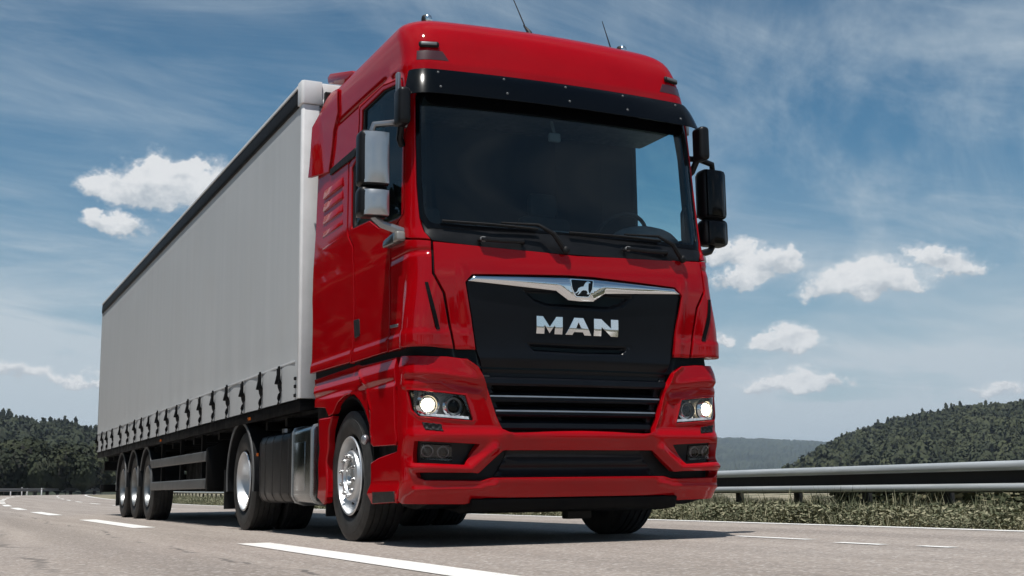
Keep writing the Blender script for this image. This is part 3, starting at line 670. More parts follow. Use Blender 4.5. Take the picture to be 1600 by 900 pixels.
bar = sym(tr(('uv', 0, 1.850), (883, 439), (741, 431.5), (731, 439)))
bl = tr((731, 439), (741, 431.5), (883, 439.5))
bar = sym([(0, 1.848), (-0.12, 1.848), bl[1], bl[0]]+[(-0.20, 1.752), (-0.10, 1.690), (0, 1.686)])
def rel_bar(u, t):
    d = linedist(u, t, bar, True); return 0.022*np.sqrt(np.clip(d/0.05, 0, 1))
panel('chrome_wing', bar, 'chrome', truck, off=0.004, th=0.025, r=0.003, ds=0.012, rel=rel_bar)
sh = sym([(0, 1.842), (-0.098, 1.842), (-0.088, 1.775), (-0.055, 1.712), (0, 1.708)])
bd = panel('badge', rnd(sh, 0.012), 'chrome', truck, off=0.030, th=0.02, r=0.003, ds=0.02)
panel('badge_field', rnd([(u*0.90, 1.776+(t-1.776)*0.88) for u, t in sh], 0.01), 'black_gloss', bd, off=0.0325, th=0.004, r=0.0008, ds=0.03)
lion = [(0.030, 1.822), (0.045, 1.828), (0.062, 1.824), (0.066, 1.817), (0.050, 1.814), (0.048, 1.795), (0.046, 1.768), (0.050, 1.752), (0.058, 1.742), (0.046, 1.735), (0.034, 1.738), (0.040, 1.750), (0.032, 1.762), (0.006, 1.764), (-0.010, 1.755), (-0.020, 1.742), (-0.034, 1.730), (-0.044, 1.730), (-0.032, 1.742), (-0.028, 1.756), (-0.046, 1.742), (-0.060, 1.736), (-0.062, 1.741), (-0.044, 1.754), (-0.034, 1.776), (-0.012, 1.787), (0.008, 1.790), (0.016, 1.806)]
panel('lion_emblem', lion, 'chrome', bd, off=0.0345, th=0.004, r=0.0008, ds=0.02)
# letters M A N: heavy wide strokes, upper face leaning to the sky, lower face to the road
def letter(poly, hole=None):
    U0, T0, H = poly[0], 1.447, 0.124
    to = lambda pts: [(U0+x, T0+y*H) for x, y in pts]
    def rl(u, t):
        z = (t-T0)/H; return 0.012-0.020*(np.clip(0.36-z, 0, 1))-0.006*np.clip(z-0.36, 0, 1)
    panel('letter', to(poly[1]), 'chrome', truck, holes=[to(h) for h in ([hole] if hole else [])], off=-0.012, th=0.02, r=0.0022, ds=0.014, rel=rl)
s_ = 0.063
letter((-0.344, [(0, 0), (s_, 0), (s_, 0.50), (0.1025, 0.04), (0.205-s_, 0.50), (0.205-s_, 0), (0.205, 0), (0.205, 1), (0.155, 1), (0.1025, 0.42), (0.05, 1), (0, 1)]))
letter((-0.115, [(0, 0), (0.055, 0), (0.068, 0.17), (0.140, 0.17), (0.153, 0), (0.210, 0), (0.142, 1), (0.068, 1)]), [(0.084, 0.38), (0.104, 0.74), (0.124, 0.38)])
letter((0.114, [(0, 0), (s_, 0), (s_, 0.52), (0.145, 0), (0.205, 0), (0.205, 1), (0.205-s_, 1), (0.205-s_, 0.48), (0.062, 1), (0, 1)]))

# --- bumper
bh = tr(('uv', 0, 0.775), (796, 675.5), (785, 671), (775, 650), (760, 600), (747, 573), (730, 561), (700, 557), ('uv', -1.12, 1.272), (626, 556), (621.5, 600), (620.5, 700), (621.5, 783), (627, 788), (726, 788.5), (742, 785), (757, 779), ('uv', 0, 0.318))
bump_out = sym(bh)
HL = tr((636.5, 609.5), (727, 618), (739.5, 657.5), (654, 650.5), (643, 641))
FG = tr((647, 689.5), (750, 694.5), (724, 726), (645, 722.5))
IN = tr((650, 739.5), (748, 740), (787, 704))+[(0, 0.672), (0, 0.452)]+tr((768, 746.5), (752, 751.5), (664, 750.5), (652, 746))
INs = IN[:3]+mir(IN[:3])[::-1]+mir(IN[5:])[::-1]+IN[5:]
gl_edge = bh[1:7]; bar_line = tr((648, 731), (735, 733), (772, 701))
eyebrow = tr((634, 592), (690, 594), (745, 606)); lip = tr((648, 766), (750, 763), (775, 757))
def rel_bump(u, t):
    a = -np.abs(u)
    r = 0.012*np.exp(-(linedist(a, t, gl_edge)/0.022)**2)
    r = r+0.036*np.exp(-(linedist(a, t, bar_line)/0.034)**2)
    d = linedist(a, t, eyebrow); r = r-0.013*np.exp(-((d)/0.018)**2)+0.005*np.exp(-((d-0.045)/0.02)**2)
    r = r+0.016*np.exp(-(linedist(a, t, lip)/0.018)**2)
    r = r+0.012*np.exp(-(((np.abs(u))/0.34)**8))*np.exp(-((t-0.73)/0.05)**4)        # raised plate in the middle
    hd = linedist(a, t, HL, True); r = r+0.008*np.exp(-(hd/0.012)**2)
    return r
panel('bumper', bump_out, 'red_paint', truck, holes=[HL, mir(HL), FG, mir(FG), rnd(INs, 0.012)], ds=0.018, rel=rel_bump, th=0.06, r=0.006)
panel('bumper_backing', sym([(0, 1.28), (-1.38, 1.28), (-1.38, 0.34), (0, 0.34)]), 'black_plastic', truck, holes=[[(u*1.0, t) for u, t in sym([(0, 1.15), (-0.74, 1.15), (-0.62, 0.80), (0, 0.80)])]], off=-0.085, th=0.01, ds=0.08)
MB().prism([(0.02, 0.325), (-0.03, 0.315), (0.0, 0.235), (0.20, 0.215), (0.5, 0.25), (0.5, 0.335)], 0, -0.82, 0.82, bev=0.01).build('front_spoiler', 'chassis_black', truck)
MB().prism([(0.05, 0.29), (0.30, 0.25), (0.6, 0.27), (0.6, 0.32), (0.05, 0.32)], 0, -1.1, 1.1, bev=0.01).build('underrun_bar', 'chassis_black', truck)
MB().box((0.17, 0.33, 0.22), (0.20, 0.10, 0.12), bev=0.01).build('tow_bracket', 'black_plastic', truck)
for k in (-0.5, -0.17, 0.17, 0.5): MB().box((k, 0.02, 0.565), (0.10, 0.02, 0.20)).build('intake_rib', 'black_plastic', truck)
mesh_in = [(u*0.93, 0.56+(t-0.56)*0.96) for u, t in sym([(0, 0.68), (-0.55, 0.68), (-0.70, 0.46), (0, 0.46)])]
panel('intake_mesh', mesh_in, 'black_satin', truck, off=-0.070, th=0.01, ds=0.03, rel=lambda u, t: 0.006*np.sin(t*140))

# --- lower grille: frame, four blades, side brackets
gw = lambda t: float(np.interp(t, [0.78, 0.84, 1.12, 1.20], [0.585, 0.625, 0.745, 0.76]))
def sweep(name, u0, u1, t, sec, m, parent, n=24):
    uu = np.linspace(u0, u1, n); bm = bmesh.new(); rings = []
    for u in uu:
        c = P(u, t); nn = Nrm(P, u, 1.7); nn = np.array([nn[0], nn[1], 0.0]); nn /= np.linalg.norm(nn)
        rings.append([bm.verts.new(c+nn*a+np.array([0, 0, b])) for a, b in sec])
    for i in range(n-1):
        for k in range(len(sec)): bm.faces.new((rings[i][k], rings[i+1][k], rings[i+1][(k+1) % len(sec)], rings[i][(k+1) % len(sec)]))
    bm.faces.new(rings[0]); bm.faces.new(rings[-1][::-1]); bmesh.ops.recalc_face_normals(bm, faces=bm.faces)
    me = bpy.data.meshes.new('mesh'); bm.to_mesh(me); bm.free(); me.polygons.foreach_set('use_smooth', [True]*len(me.polygons)); me.set_sharp_from_angle(angle=R(35))
    return link(name, me, m, parent)
gr = sweep('lower_grille', -0.80, 0.80, 0.97, [(-0.18, -0.21), (-0.17, -0.21), (-0.17, 0.22), (-0.18, 0.22)], 'chassis_black', truck)
for i, t in enumerate((1.115, 1.005, 0.905, 0.812)):
    g_ = gw(t)
    sl_ = sweep('grille_slat', -g_, g_, t, [(-0.14, 0.055), (-0.055, 0.030), (-0.035, 0.012), (-0.032, -0.018), (-0.045, -0.032), (-0.15, -0.010)], 'grille_black', gr)
    if i in (1, 2): sweep('chrome_strip', -g_*0.985, g_*0.985, t, [(-0.033, 0.012), (-0.022, 0.010), (-0.020, 0.001), (-0.033, -0.002)], 'steel', gr)
for s in (-1, 1):
    pts = [(-0.76, 1.19), (-0.70, 1.19), (-0.56, 0.785), (-0.60, 0.785)]; pts = pts if s < 0 else mir(pts)
    panel('grille_bracket', pts, 'black_satin', gr, off=-0.055, th=0.06, r=0.01, ds=0.05, rel=lambda u, t: 0.012*np.sin(t*57))

# --- headlights, washers, fog lamps
def ring(c, n, r0, r1, name, m, parent, dpt=0.02):
    n = Vector(n); rt = n.to_track_quat('X', 'Z').to_matrix()
    b = MB(); b.lathe([(0, r0), (dpt*0.5, r0+0.003), (dpt, r1), (dpt*0.6, r1+0.004), (0, r1+0.002)], n=24, closed=True)
    bmesh.ops.transform(b.bm, matrix=Matrix.Translation(Vector(c)) @ rt.to_4x4(), verts=b.bm.verts); return b.build(name, m, parent)
def ball(c, n, r, name, m, parent, flat=0.45):
    n = Vector(n); rt = n.to_track_quat('X', 'Z').to_matrix(); b = MB(); b.sphere((0, 0, 0), (2*r*flat, 2*r, 2*r), 20, 12)
    bmesh.ops.transform(b.bm, matrix=Matrix.Translation(Vector(c)) @ rt.to_4x4(), verts=b.bm.verts); return b.build(name, m, parent, smooth=80)
LC = tr((668, 632), (711, 634.5), (690, 633))
drl = tr((650, 644.5), (733, 650.5), (735, 656), (655, 649.5)); wsh = tr((659.5, 659.5), (689.5, 663), (693, 674), (664.5, 671.5))
FL = tr((668, 707), (695, 708.5)); flb = tr((655, 697), (709, 699), (710, 720), (654, 717))
def mk_lamp(f, s):
    h = panel('headlight', f(HL), 'lamp_dark', truck, off=-0.078, th=0.004, r=0.001, ds=0.06)
    panel('bezel', f(HL), 'black_gloss', h, holes=[f([(u+(LC[2][0]-u)*0.06, t+(LC[2][1]-t)*0.10) for u, t in HL])], off=-0.014, th=0.055, r=0.002, ds=0.06)
    panel('lens', f(HL), 'lens_glass', h, off=-0.006, th=0.003, r=0.001, ds=0.05)
    for k in (0, 1):
        u, t = f([LC[k]])[0]; n = Nrm(P, u, t); n = n*0.6+np.array([0, -1, 0])*0.4; n /= np.linalg.norm(n); c = P(u, t)-Nrm(P, u, t)*0.062
        ring(c, n, 0.080 if k == 0 else 0.076, 0.062, 'reflector_bowl', 'reflector', h, 0.045)
        ring(c+n*0.010, n, 0.058, 0.048, 'lamp_ring', 'steel', h, 0.024)
        ball(c+n*0.012, n, 0.043, 'bulb_lens', 'lamp_lit' if k == 0 else 'black_gloss', h)
    u, t = f([LC[0]])[0]; n = Nrm(P, u, t); n = n*0.6+np.array([0, -1, 0])*0.4; n /= np.linalg.norm(n); ring(P(u, t)-Nrm(P, u, t)*0.066, n, 0.066, 0.050, 'lit_bowl', 'lamp_glow', h, 0.02)
    panel('daylight_strip', f(drl), 'drl_strip', h, off=-0.022, th=0.02, r=0.003, ds=0.02, rel=lambda u, t: 0.004*np.sin(u*170))
    ws_ = panel('headlight_washer', f(wsh), 'black_plastic', truck, off=0.006, th=0.02, r=0.003, ds=0.012, rel=lambda u, t: 0.004*np.sin(u*150)*np.sin(t*150))
    fg = panel('fog_lamp', f(flb), 'black_gloss', truck, off=-0.055, th=0.02, r=0.004, ds=0.05)
    for k in (0, 1):
        u, t = f([FL[k]])[0]; n = Nrm(P, u, t); c = P(u, t)-n*0.056
        ring(c, n, 0.040, 0.034, 'lamp_ring', 'edge_grey', fg, 0.012); ball(c, n, 0.030, 'lens', 'black_gloss', fg)
    panel('fog_lamp_cover', f(rnd(flb, 0.03)), 'lens_glass', fg, off=-0.038, th=0.003, r=0.001, ds=0.06)
    panel('fog_recess', f(FG), 'black_satin', truck, off=-0.062, th=0.004, r=0.001, ds=0.06)
both(mk_lamp)

mb = tr((610, 508.5), (622, 506), (622, 510.5), (610, 513))
both(lambda f, s: panel('model_badge', f(mb), 'grey_trim', truck, off=0.004, th=0.004, r=0.001, ds=0.02, rel=rel_corner))
# --- lower side: wing, rear strip, step
arch = tr((619, 558), (566, 571.5), (557, 569.5), (487.5, 593.5), (487.5, 637), (504, 637.5), (509, 650.5), (516, 646), (519, 638), (524, 628), (533, 619), (541, 615.5), (549, 617), (558, 626), (566, 641), (572, 662), (575, 690), (583, 698), (618, 695.5))
crease = tr((560, 583), (573, 611), (579, 642), (580, 692))
def rel_arch(u, t):
    a = -np.abs(u); d = linedist(a, t, crease)
    ins = np.interp(t, [c[1] for c in crease[::-1]], [c[0] for c in crease[::-1]])
    return 0.010*np.exp(-(d/0.02)**2)-0.022*sst(ins-a, 0.0, 0.03)-0.012*np.exp(-((t-1.12+(a+1.5)*0.02)/0.012)**2)
strip = tr((496, 654), (493, 779), (502, 789.5), (506, 786), (507, 720), (511, 672), (516.5, 650), (509, 652))
stp = tr((576.5, 723), (588, 715.5), (619, 704), (619.5, 786), (582, 788.5), (574, 773))
tread = tr((584, 769), (617.5, 767.5), (618.5, 784), (584, 786.5))
stp2 = tr((588, 716), (602, 735), (610, 768), (584, 769), (579, 745))
def mk_low(f, s):
    panel('wing', f(arch), 'red_paint', truck, ds=0.03, rel=rel_arch, th=0.05)
    panel('wing_strip', f(strip), 'red_paint', truck, ds=0.04, th=0.06, off=-0.01, r=0.015)
    st_ = panel('step', f(stp), 'red_paint', truck, ds=0.03, th=0.06, off=-0.012, r=0.010, rel=lambda u, t: 0.02*(1-sst(t, 0.36, 0.44)))
    panel('step_tread', f(tread), 'black_plastic', st_, ds=0.03, th=0.02, off=0.014, r=0.004)
    MB().box((s*0.93, 0.66, 0.76), (0.46, 0.55, 0.92)).build('step_well', 'chassis_black', truck); MB().box((s*0.93, 2.28, 0.80), (0.5, 0.34, 1.0)).build('wing_stay', 'chassis_black', truck)
    b = MB(); b.lathe([(0, 0.62), (0.40, 0.62), (0.40, 0.60), (0, 0.60)], n=40, closed=True)
    for v in b.bm.verts: v.co.x = (v.co.x+0.80)*s
    bmesh.ops.delete(b.bm, geom=[v for v in b.bm.verts if v.co.z < 0.05], context='VERTS'); bmesh.ops.translate(b.bm, vec=(0, 1.505, 0.5), verts=b.bm.verts)
    b.build('wheel_housing', 'chassis_black', truck)
    q = tr((574.5, 687))[0]; c = P(q[0], q[1]) if s < 0 else P(-q[0], q[1])
    MB().sphere(c+np.array([s*0.02, 0, 0]), (0.06, 0.075, 0.075), 14, 10).build('side_lamp', 'grey_trim', truck, smooth=60)
both(mk_low)
MB().box((0, 1.4, 1.12), (1.7, 2.2, 0.26)).box((0, 1.2, 0.80), (1.0, 1.9, 0.6)).box((0, 0.5, 0.66), (1.6, 0.7, 0.60)).box((0, 3.4, 0.55), (0.8, 1.2, 0.35)).build('engine_block', 'chassis_black', truck)
for s in (-1, 1): MB().box((s*0.42, 3.3, 0.90), (0.09, 6.0, 0.27)).build('frame_rail', 'chassis_black', truck)
MB().box((0, 1.505, 0.45), (1.9, 0.14, 0.14)).build('axle', 'chassis_black', truck)
MB().box((0, 5.09, 0.50), (1.5, 0.2, 0.2)).sphere((0, 5.09, 0.5), (0.45, 0.5, 0.5)).build('axle', 'chassis_black', truck)

# --- tanks behind the front wheel
def rib_tank(s):
    tk = link('fuel_tank', None, None, truck)
    pro = [(-1.225*-s, 0.36), (-1.19*-s, 0.30), (-1.12*-s, 0.28), (-0.62*-s, 0.28), (-0.62*-s, 0.92), (-1.12*-s, 0.94), (-1.20*-s, 0.91), (-1.225*-s, 0.85)]
    MB().prism([(x, z) for x, z in pro], 1, 3.10, 4.32, bev=0.02, seg=3).build('tank_shell', 'black_satin', tk)
    for y in (3.22, 3.50, 3.80, 4.08, 4.28):
        MB().prism([(x*1.001, 0.61+(z-0.61)*1.006) for x, z in pro], 1, y-0.025, y+0.025, bev=0.008).build('tank_strap', 'black_plastic', tk)
    MB().tube([(s*1.05, 3.95, 0.93), (s*1.05, 3.95, 0.985)], 0.05).build('filler_cap', 'grey_trim', tk)
    return tk
rib_tank(-1); rib_tank(1)
for s in (-1, 1):
    bx = link('tool_box', None, None, truck)
    MB().prism([(s*1.235, 0.35), (s*1.20, 0.29), (s*1.12, 0.265), (s*0.6, 0.265), (s*0.6, 0.94), (s*1.14, 0.955), (s*1.21, 0.94), (s*1.235, 0.90)], 1, 2.44, 3.06, bev=0.02, seg=3).build('box_shell', 'mirror_plate', bx)
    MB().box((s*1.236, 2.81, 0.60), (0.006, 0.34, 0.42), bev=0.003).build('cover_plate', 'mirror_plate', bx)
    for y in (2.455, 3.055): MB().prism([(s*1.240, 0.35), (s*1.205, 0.285), (s*1.12, 0.26), (s*0.9, 0.26), (s*0.9, 0.965), (s*1.14, 0.965), (s*1.215, 0.948), (s*1.240, 0.90)], 1, y-0.012, y+0.012, bev=0.004).build('edge_band', 'steel', bx)
MB().box((-1.236, 4.36, 0.75), (0.01, 0.05, 0.03)).build('side_reflector', 'orange_lens', truck)

# --- mudguard over the drive wheel
def mudguard(y, r, x0, x1, parent, a0=-10, a1=190, edge='edge_grey', zc=0.5):
    mg = link('mudguard', None, None, parent); n = 22
    for nm, ra, rb, xa, xb, mm in (('guard_shell', r, r+0.02, x0, x1, 'black_satin'), ('guard_edge', r-0.010, r+0.024, x1 if x0 > 0 else x0, (x1+0.012) if x0 > 0 else (x0-0.012), edge)):
        b = bmesh.new(); rg = []
        for i in range(n+1):
            a_ = R(a0+(a1-a0)*i/n); rg.append([b.verts.new((x, y+rr*math.cos(a_), zc+rr*math.sin(a_))) for x, rr in ((xa, ra), (xb, ra), (xb, rb), (xa, rb))])
        for i in range(n):
            for k in range(4): b.faces.new((rg[i][k], rg[i+1][k], rg[i+1][(k+1) % 4], rg[i][(k+1) % 4]))
        b.faces.new(rg[0]); b.faces.new(rg[-1][::-1]); bmesh.ops.recalc_face_normals(b, faces=b.faces)
        me = bpy.data.meshes.new('mesh'); b.to_mesh(me); b.free(); me.polygons.foreach_set('use_smooth', [True]*len(me.polygons)); me.set_sharp_from_angle(angle=R(35)); link(nm, me, mm, mg)
    return mg
for s in (-1, 1):
    mudguard(5.09, 0.60, min(s*0.62, s*1.235), max(s*0.62, s*1.235), truck)
    MB().box((s*0.95, 5.73, 0.42), (0.62, 0.015, 0.42)).build('mudflap', 'black_plastic', truck)
    MB().box((s*0.95, 2.12, 0.36), (0.5, 0.015, 0.36)).build('mudflap', 'black_plastic', truck)

# ------------------------------------------------------------------ wheels
def tyre_mesh(rr=0.503, w=0.315):
    h = w/2
    prof = [(-h*0.62, 0.300), (-h*0.86, 0.325), (-h*0.98, 0.37), (-h, 0.41), (-h*0.97, 0.445), (-h*0.955, 0.447), (-h*0.94, 0.475), (-h*0.86, rr-0.006)]
    tr_ = []
    for k in range(5):
        a_ = -h*0.84+k*(2*h*0.84/5); b_ = a_+2*h*0.84/5-0.014
        tr_ += [(a_, rr), (b_, rr), (b_+0.002, rr-0.012), (b_+0.012, rr-0.012)]
    prof = prof+tr_[:-2]+[(-x, r) for x, r in prof[::-1]]
    return MB().lathe(prof, n=72, closed=True).mesh(35)
TY = tyre_mesh(); TYT = TY
def rim_front():
    b = MB(); b.lathe([(-0.150, 0.306), (-0.158, 0.300), (-0.155, 0.288), (-0.120, 0.275), (-0.06, 0.262), (-0.04, 0.225), (-0.052, 0.215), (-0.115, 0.205), (-0.150, 0.190), (-0.160, 0.172), (-0.160, 0.135), (-0.150, 0.128), (-0.120, 0.124), (-0.10, 0.118), (-0.10, 0.0)], n=60)
    return b
def wheel(name_parent, x, y, kind, dual=False):
    w = empty('wheel'); w.parent = name_parent; s = -1 if x < 0 else 1
    if name_parent.location.length: w.matrix_parent_inverse = Matrix.Translation(-name_parent.location)
    w.location = (x, y, 0.500); w.rotation_euler = (R(random.uniform(0, 60)), 0, 0 if s < 0 else PI)
    link('tyre', TY, 'tyre_rubber', w)
    if kind == 'front':
        link('rim', RF, 'rim_silver', w); link('hub', HUBF, 'steel', w); link('hand_hole', HOLES, 'black_satin', w)
        for k in range(10):
            o = link('wheel_nut', NUT, 'bolt_metal', w); o.location = (-0.168, 0.1525*math.cos(k*PI/5+0.3), 0.1525*math.sin(k*PI/5+0.3))
    else:
        link('rim', RD if kind == 'drive' else RT, 'rim_silver' if kind == 'drive' else 'rim_dark', w); link('hub', HUBD if kind == 'drive' else HUBT, 'rim_silver' if kind == 'drive' else 'rim_dark', w)
        if dual:
            o = link('tyre', TY, 'tyre_rubber', w); o.location = (0.345, 0, 0)
    return w
RF = rim_front().mesh(30)
b = MB(); b.lathe([(-0.10, 0.112), (-0.135, 0.108), (-0.150, 0.096), (-0.152, 0.070), (-0.125, 0.062), (-0.122, 0.0)], n=36); HUBF = b.mesh(30)
b = MB()
for k in range(10):
    a_ = k*PI/5; b.sphere((-0.106, 0.2105*math.cos(a_), 0.2105*math.sin(a_)), (0.016, 0.042, 0.042), 10, 6)
HOLES = b.mesh(60)
b = MB(); b.lathe([(0.012, 0.017), (-0.012, 0.017), (-0.014, 0.011), (-0.020, 0.010), (-0.022, 0.0)], n=8); NUT = b.mesh(30)
b = MB(); b.lathe([(-0.150, 0.306), (-0.158, 0.300), (-0.155, 0.288), (-0.135, 0.278), (-0.09, 0.268), (0.01, 0.255), (0.055, 0.235), (0.075, 0.19), (0.078, 0.13), (0.078, 0.0)], n=60); RD = b.mesh(30)
b = MB(); b.lathe([(0.075, 0.125), (-0.02, 0.115), (-0.045, 0.10), (-0.050, 0.085), (-0.07, 0.08), (-0.078, 0.03), (-0.078, 0.0)], n=30)
for k in range(10): b.tube([(0.08, 0.155*math.cos(k*PI/5), 0.155*math.sin(k*PI/5)), (0.045, 0.155*math.cos(k*PI/5), 0.155*math.sin(k*PI/5))], 0.015, 6)
HUBD = b.mesh(30)
RT = RD.copy(); HUBT = HUBD.copy()
for s in (-1, 1):
    wheel(truck, -1.045 if s < 0 else 1.095, 1.505 if s < 0 else 1.40, 'front'); wheel(truck, s*1.045, 5.095, 'drive', True)

# ================================================================== SEMI-TRAILER
trailer = empty('semi_trailer', loc=(0, 10, 0), label='long grey curtain-sided trailer behind the red cab, black straps along its hem', category='trailer')
YF, YR = 2.72, 17.12
STR = [3.31, 4.03, 4.78, 5.52, 6.25, 6.99, 7.74, 8.50, 9.26, 10.02, 10.76, 11.46, 12.15, 12.92, 13.78, 14.74, 15.49, 16.16, 16.90]
for s in (-1, 1):
    ny, nz = 260, 26; vs = []; rng = np.random.RandomState(4)
    for j in range(nz+1):
        z = 1.185+(3.875-1.185)*j/nz
        for i in range(ny+1):
            y = 2.785+(17.06-2.785)*i/ny
            k = math.exp(-((z-1.5)/0.5)**2); kt = 1-float(sst(np.float64(z), 3.3, 3.82))
            w_ = 0.004*math.sin(y*2*PI/0.73)*k+kt*(0.004*math.sin(y*1.7+2)*math.sin(z*1.3)+0.002*math.sin(y*5.3+z*0.8))+(0.006 if z < 1.5 else 0)
            vs.append((s*(1.270+w_), y, z))
    fs = [(j*(ny+1)+i, j*(ny+1)+i+1, (j+1)*(ny+1)+i+1, (j+1)*(ny+1)+i) for j in range(nz) for i in range(ny)]
    if s > 0: fs = [f[::-1] for f in fs]
    fs = [f[::-1] for f in fs]
    link('curtain', pymesh(vs, fs, 60), 'curtain_pvc', trailer)
    MB().box((s*1.279, (2.86+17.06)/2, 1.525), (0.006, 17.06-2.86, 0.022), bev=0.002).build('curtain_weld', 'curtain_pvc', trailer)
    MB().prism([(s*1.285, 3.865), (s*1.292, 3.90), (s*1.285, 4.035), (s*1.20, 4.035), (s*1.20, 3.865)], 1, YF+0.13, YR-0.05, bev=0.006).build('top_rail', 'black_plastic', trailer)
    MB().prism([(s*1.294, 4.038), (s*1.294, 4.062), (s*1.26, 4.082), (s*1.15, 4.082), (s*1.15, 4.038)], 1, YF+0.13, YR-0.05).build('roof_edge', 'white_metal', trailer)
    MB().prism([(s*1.262, 1.075), (s*1.262, 1.182), (s*1.10, 1.182), (s*1.10, 1.10)], 1, YF+0.02, YR, bev=0.004).build('side_rave', 'chassis_black', trailer)
    MB().prism([(s*1.278, YF+0.018), (s*1.262, YF), (s*1.12, YF), (s*1.12, YF+0.06), (s*1.278, YF+0.06)], 2, 1.19, 3.862, bev=0.006).build('corner_post', 'white_metal', trailer)
    MB().prism([(s*1.290, YF+0.005), (s*1.270, YF-0.015), (s*1.10, YF-0.015), (s*1.10, YF+0.13), (s*1.290, YF+0.13)], 2, 3.868, 4.085, bev=0.006).build('corner_cap', 'white_metal', trailer)
    MB().box((s*1.22, YR-0.02, 2.63), (0.11, 0.09, 2.88), bev=0.01).build('corner_post', 'galvanised_steel', trailer)
    for y, z in ((YF+0.10, 1.30), (YF+0.104, 1.22), (YF+0.10, 1.37)): MB().box((s*1.283, y, z), (0.02, 0.035, 0.03), bev=0.005).build('post_latch', 'black_plastic', trailer)
MB().box((0, YF+0.05, 3.975), (2.19, 0.09, 0.21), bev=0.01).box((0, YF+0.01, 3.90), (2.19, 0.03, 0.04), bev=0.006).build('front_beam', 'white_metal', trailer)
MB().box((0, YF+0.07, 2.53), (2.23, 0.05, 2.66)).build('front_wall', 'white_metal', trailer)
MB().box((0, (YF+YR)/2, 4.055), (2.29, YR-YF-0.3, 0.03)).build('roof', 'white_metal', trailer)
MB().box((0, YR+0.01, 2.6), (2.33, 0.05, 2.8)).build('rear_door', 'white_metal', trailer)
MB().box((0, (YF+YR)/2, 1.11), (2.19, YR-YF-0.05, 0.08)).build('deck', 'chassis_black', trailer)
for s in (-1, 1):
    MB().box((s*0.5, 10.6, 0.90), (0.14, 12.4, 0.33)).box((s*0.5, 3.9, 0.99), (0.14, 2.0, 0.14)).build('frame_rail', 'chassis_black', trailer)
cb = MB()
for k in range(18): cb.box((0, 3.6+k*0.75, 1.03), (2.3, 0.08, 0.08))
cb.build('cross_member', 'chassis_black', trailer)
# curtain straps: buckle, lever and twisted webbing, one every stanchion
def strap_mesh():
    b = bmesh.new(); rows = []
    zs = np.linspace(0.31, -0.03, 12)
    for i, z in enumerate(zs):
        tw = 0.9*math.sin(i*0.9)*(0.4 if i < 4 else 1.0); off = -0.010-0.006*math.sin(i*0.8); yy = 0.006*math.sin(i*0.7)
        dx, dy = math.sin(tw)*0.024, math.cos(tw)*0.024
        rows.append((b.verts.new((off-dx, yy-dy, z)), b.verts.new((off+dx, yy+dy, z))))
    for a_, c_ in zip(rows, rows[1:]): b.faces.new((a_[0], a_[1], c_[1], c_[0]))
    r = bmesh.ops.extrude_face_region(b, geom=b.faces[:]); bmesh.ops.translate(b, vec=(-0.005, 0, 0), verts=[v for v in r['geom'] if isinstance(v, bmesh.types.BMVert)])
    bmesh.ops.recalc_face_normals(b, faces=b.faces); me = bpy.data.meshes.new('mesh'); b.to_mesh(me); b.free(); return me
SM = strap_mesh()
BM_ = MB().box((-0.024, 0, 0.235), (0.024, 0.056, 0.14), bev=0.006).box((-0.040, 0.006, 0.20), (0.014, 0.034, 0.085), rot=Matrix.Rotation(R(12), 3, 'Y'), bev=0.004).tube([(-0.035, -0.026, 0.165), (-0.035, 0.026, 0.165)], 0.009, 6).box((-0.02, 0.0, 0.30), (0.014, 0.040, 0.05), bev=0.004).mesh(30)
for s in (-1, 1):
    for k, y in enumerate(STR):
        o = link('curtain_strap', SM, 'black_plastic' if not SM.materials else None, trailer); o.location = (s*1.284, y, 1.20); o.rotation_euler = (0, 0, 0 if s < 0 else PI)
        o.scale = (1, 1, 1.0+0.05*math.sin(k*2.3))
        link('buckle', BM_, 'chassis_black' if not BM_.materials else None, o)
# running gear
for y in (11.41, 12.72, 14.03):
    for s in (-1, 1):
        wheel(trailer, s*1.035, y, 'trailer')
        mudguard(y, 0.565, min(s*0.80, s*1.215), max(s*0.80, s*1.215), trailer, 25 if y < 14 else -5, 180, edge='edge_grey', zc=0.5)
    MB().box((0, y, 0.5), (1.8, 0.13, 0.13)).box((-0.5, y-0.3, 0.62), (0.1, 0.7, 0.12)).box((0.5, y-0.3, 0.62), (0.1, 0.7, 0.12)).build('axle', 'chassis_black', trailer)
for s in (-1, 1):
    MB().box((s*1.0, 14.68, 0.50), (0.42, 0.015, 0.62)).build('mudflap', 'black_plastic', trailer)
    g = link('side_guard', None, None, trailer)
    for (z0, z1) in ((0.752, 0.872), (0.432, 0.552)):
        MB().prism([(s*1.232, z0+0.01), (s*1.232, z1-0.01), (s*1.215, z1), (s*1.20, z1), (s*1.20, z0), (s*1.215, z0)], 1, 6.95, 10.90, bev=0.004).build('guard_rail', 'guard_grey', g)
    for y in (7.35, 8.75, 10.2): MB().box((s*1.17, y, 0.75), (0.05, 0.07, 0.66)).build('guard_post', 'chassis_black', g)
    MB().prism([(s*1.22, 0.40), (s*1.22, 0.90), (s*0.95, 1.05), (s*0.95, 0.40)], 1, 6.86, 6.95, bev=0.01).build('end_plate', 'chassis_black', g)
    MB().box((s*0.85, 5.95+0.25, 0.62), (0.14, 0.14, 1.0)).box((s*0.85, 6.2, 0.14), (0.3, 0.3, 0.04)).build('landing_leg', 'chassis_black', trailer)
MB().box((0, 9.0, 0.72), (1.7, 2.4, 0.5), bev=0.04).build('pallet_box', 'chassis_black', trailer)
MB().box((0, 16.95, 0.50), (2.4, 0.12, 0.14), bev=0.01).box((0.6, 16.6, 0.8), (0.1, 0.5, 0.5)).box((-0.6, 16.6, 0.8), (0.1, 0.5, 0.5)).build('rear_bumper', 'chassis_black', trailer)
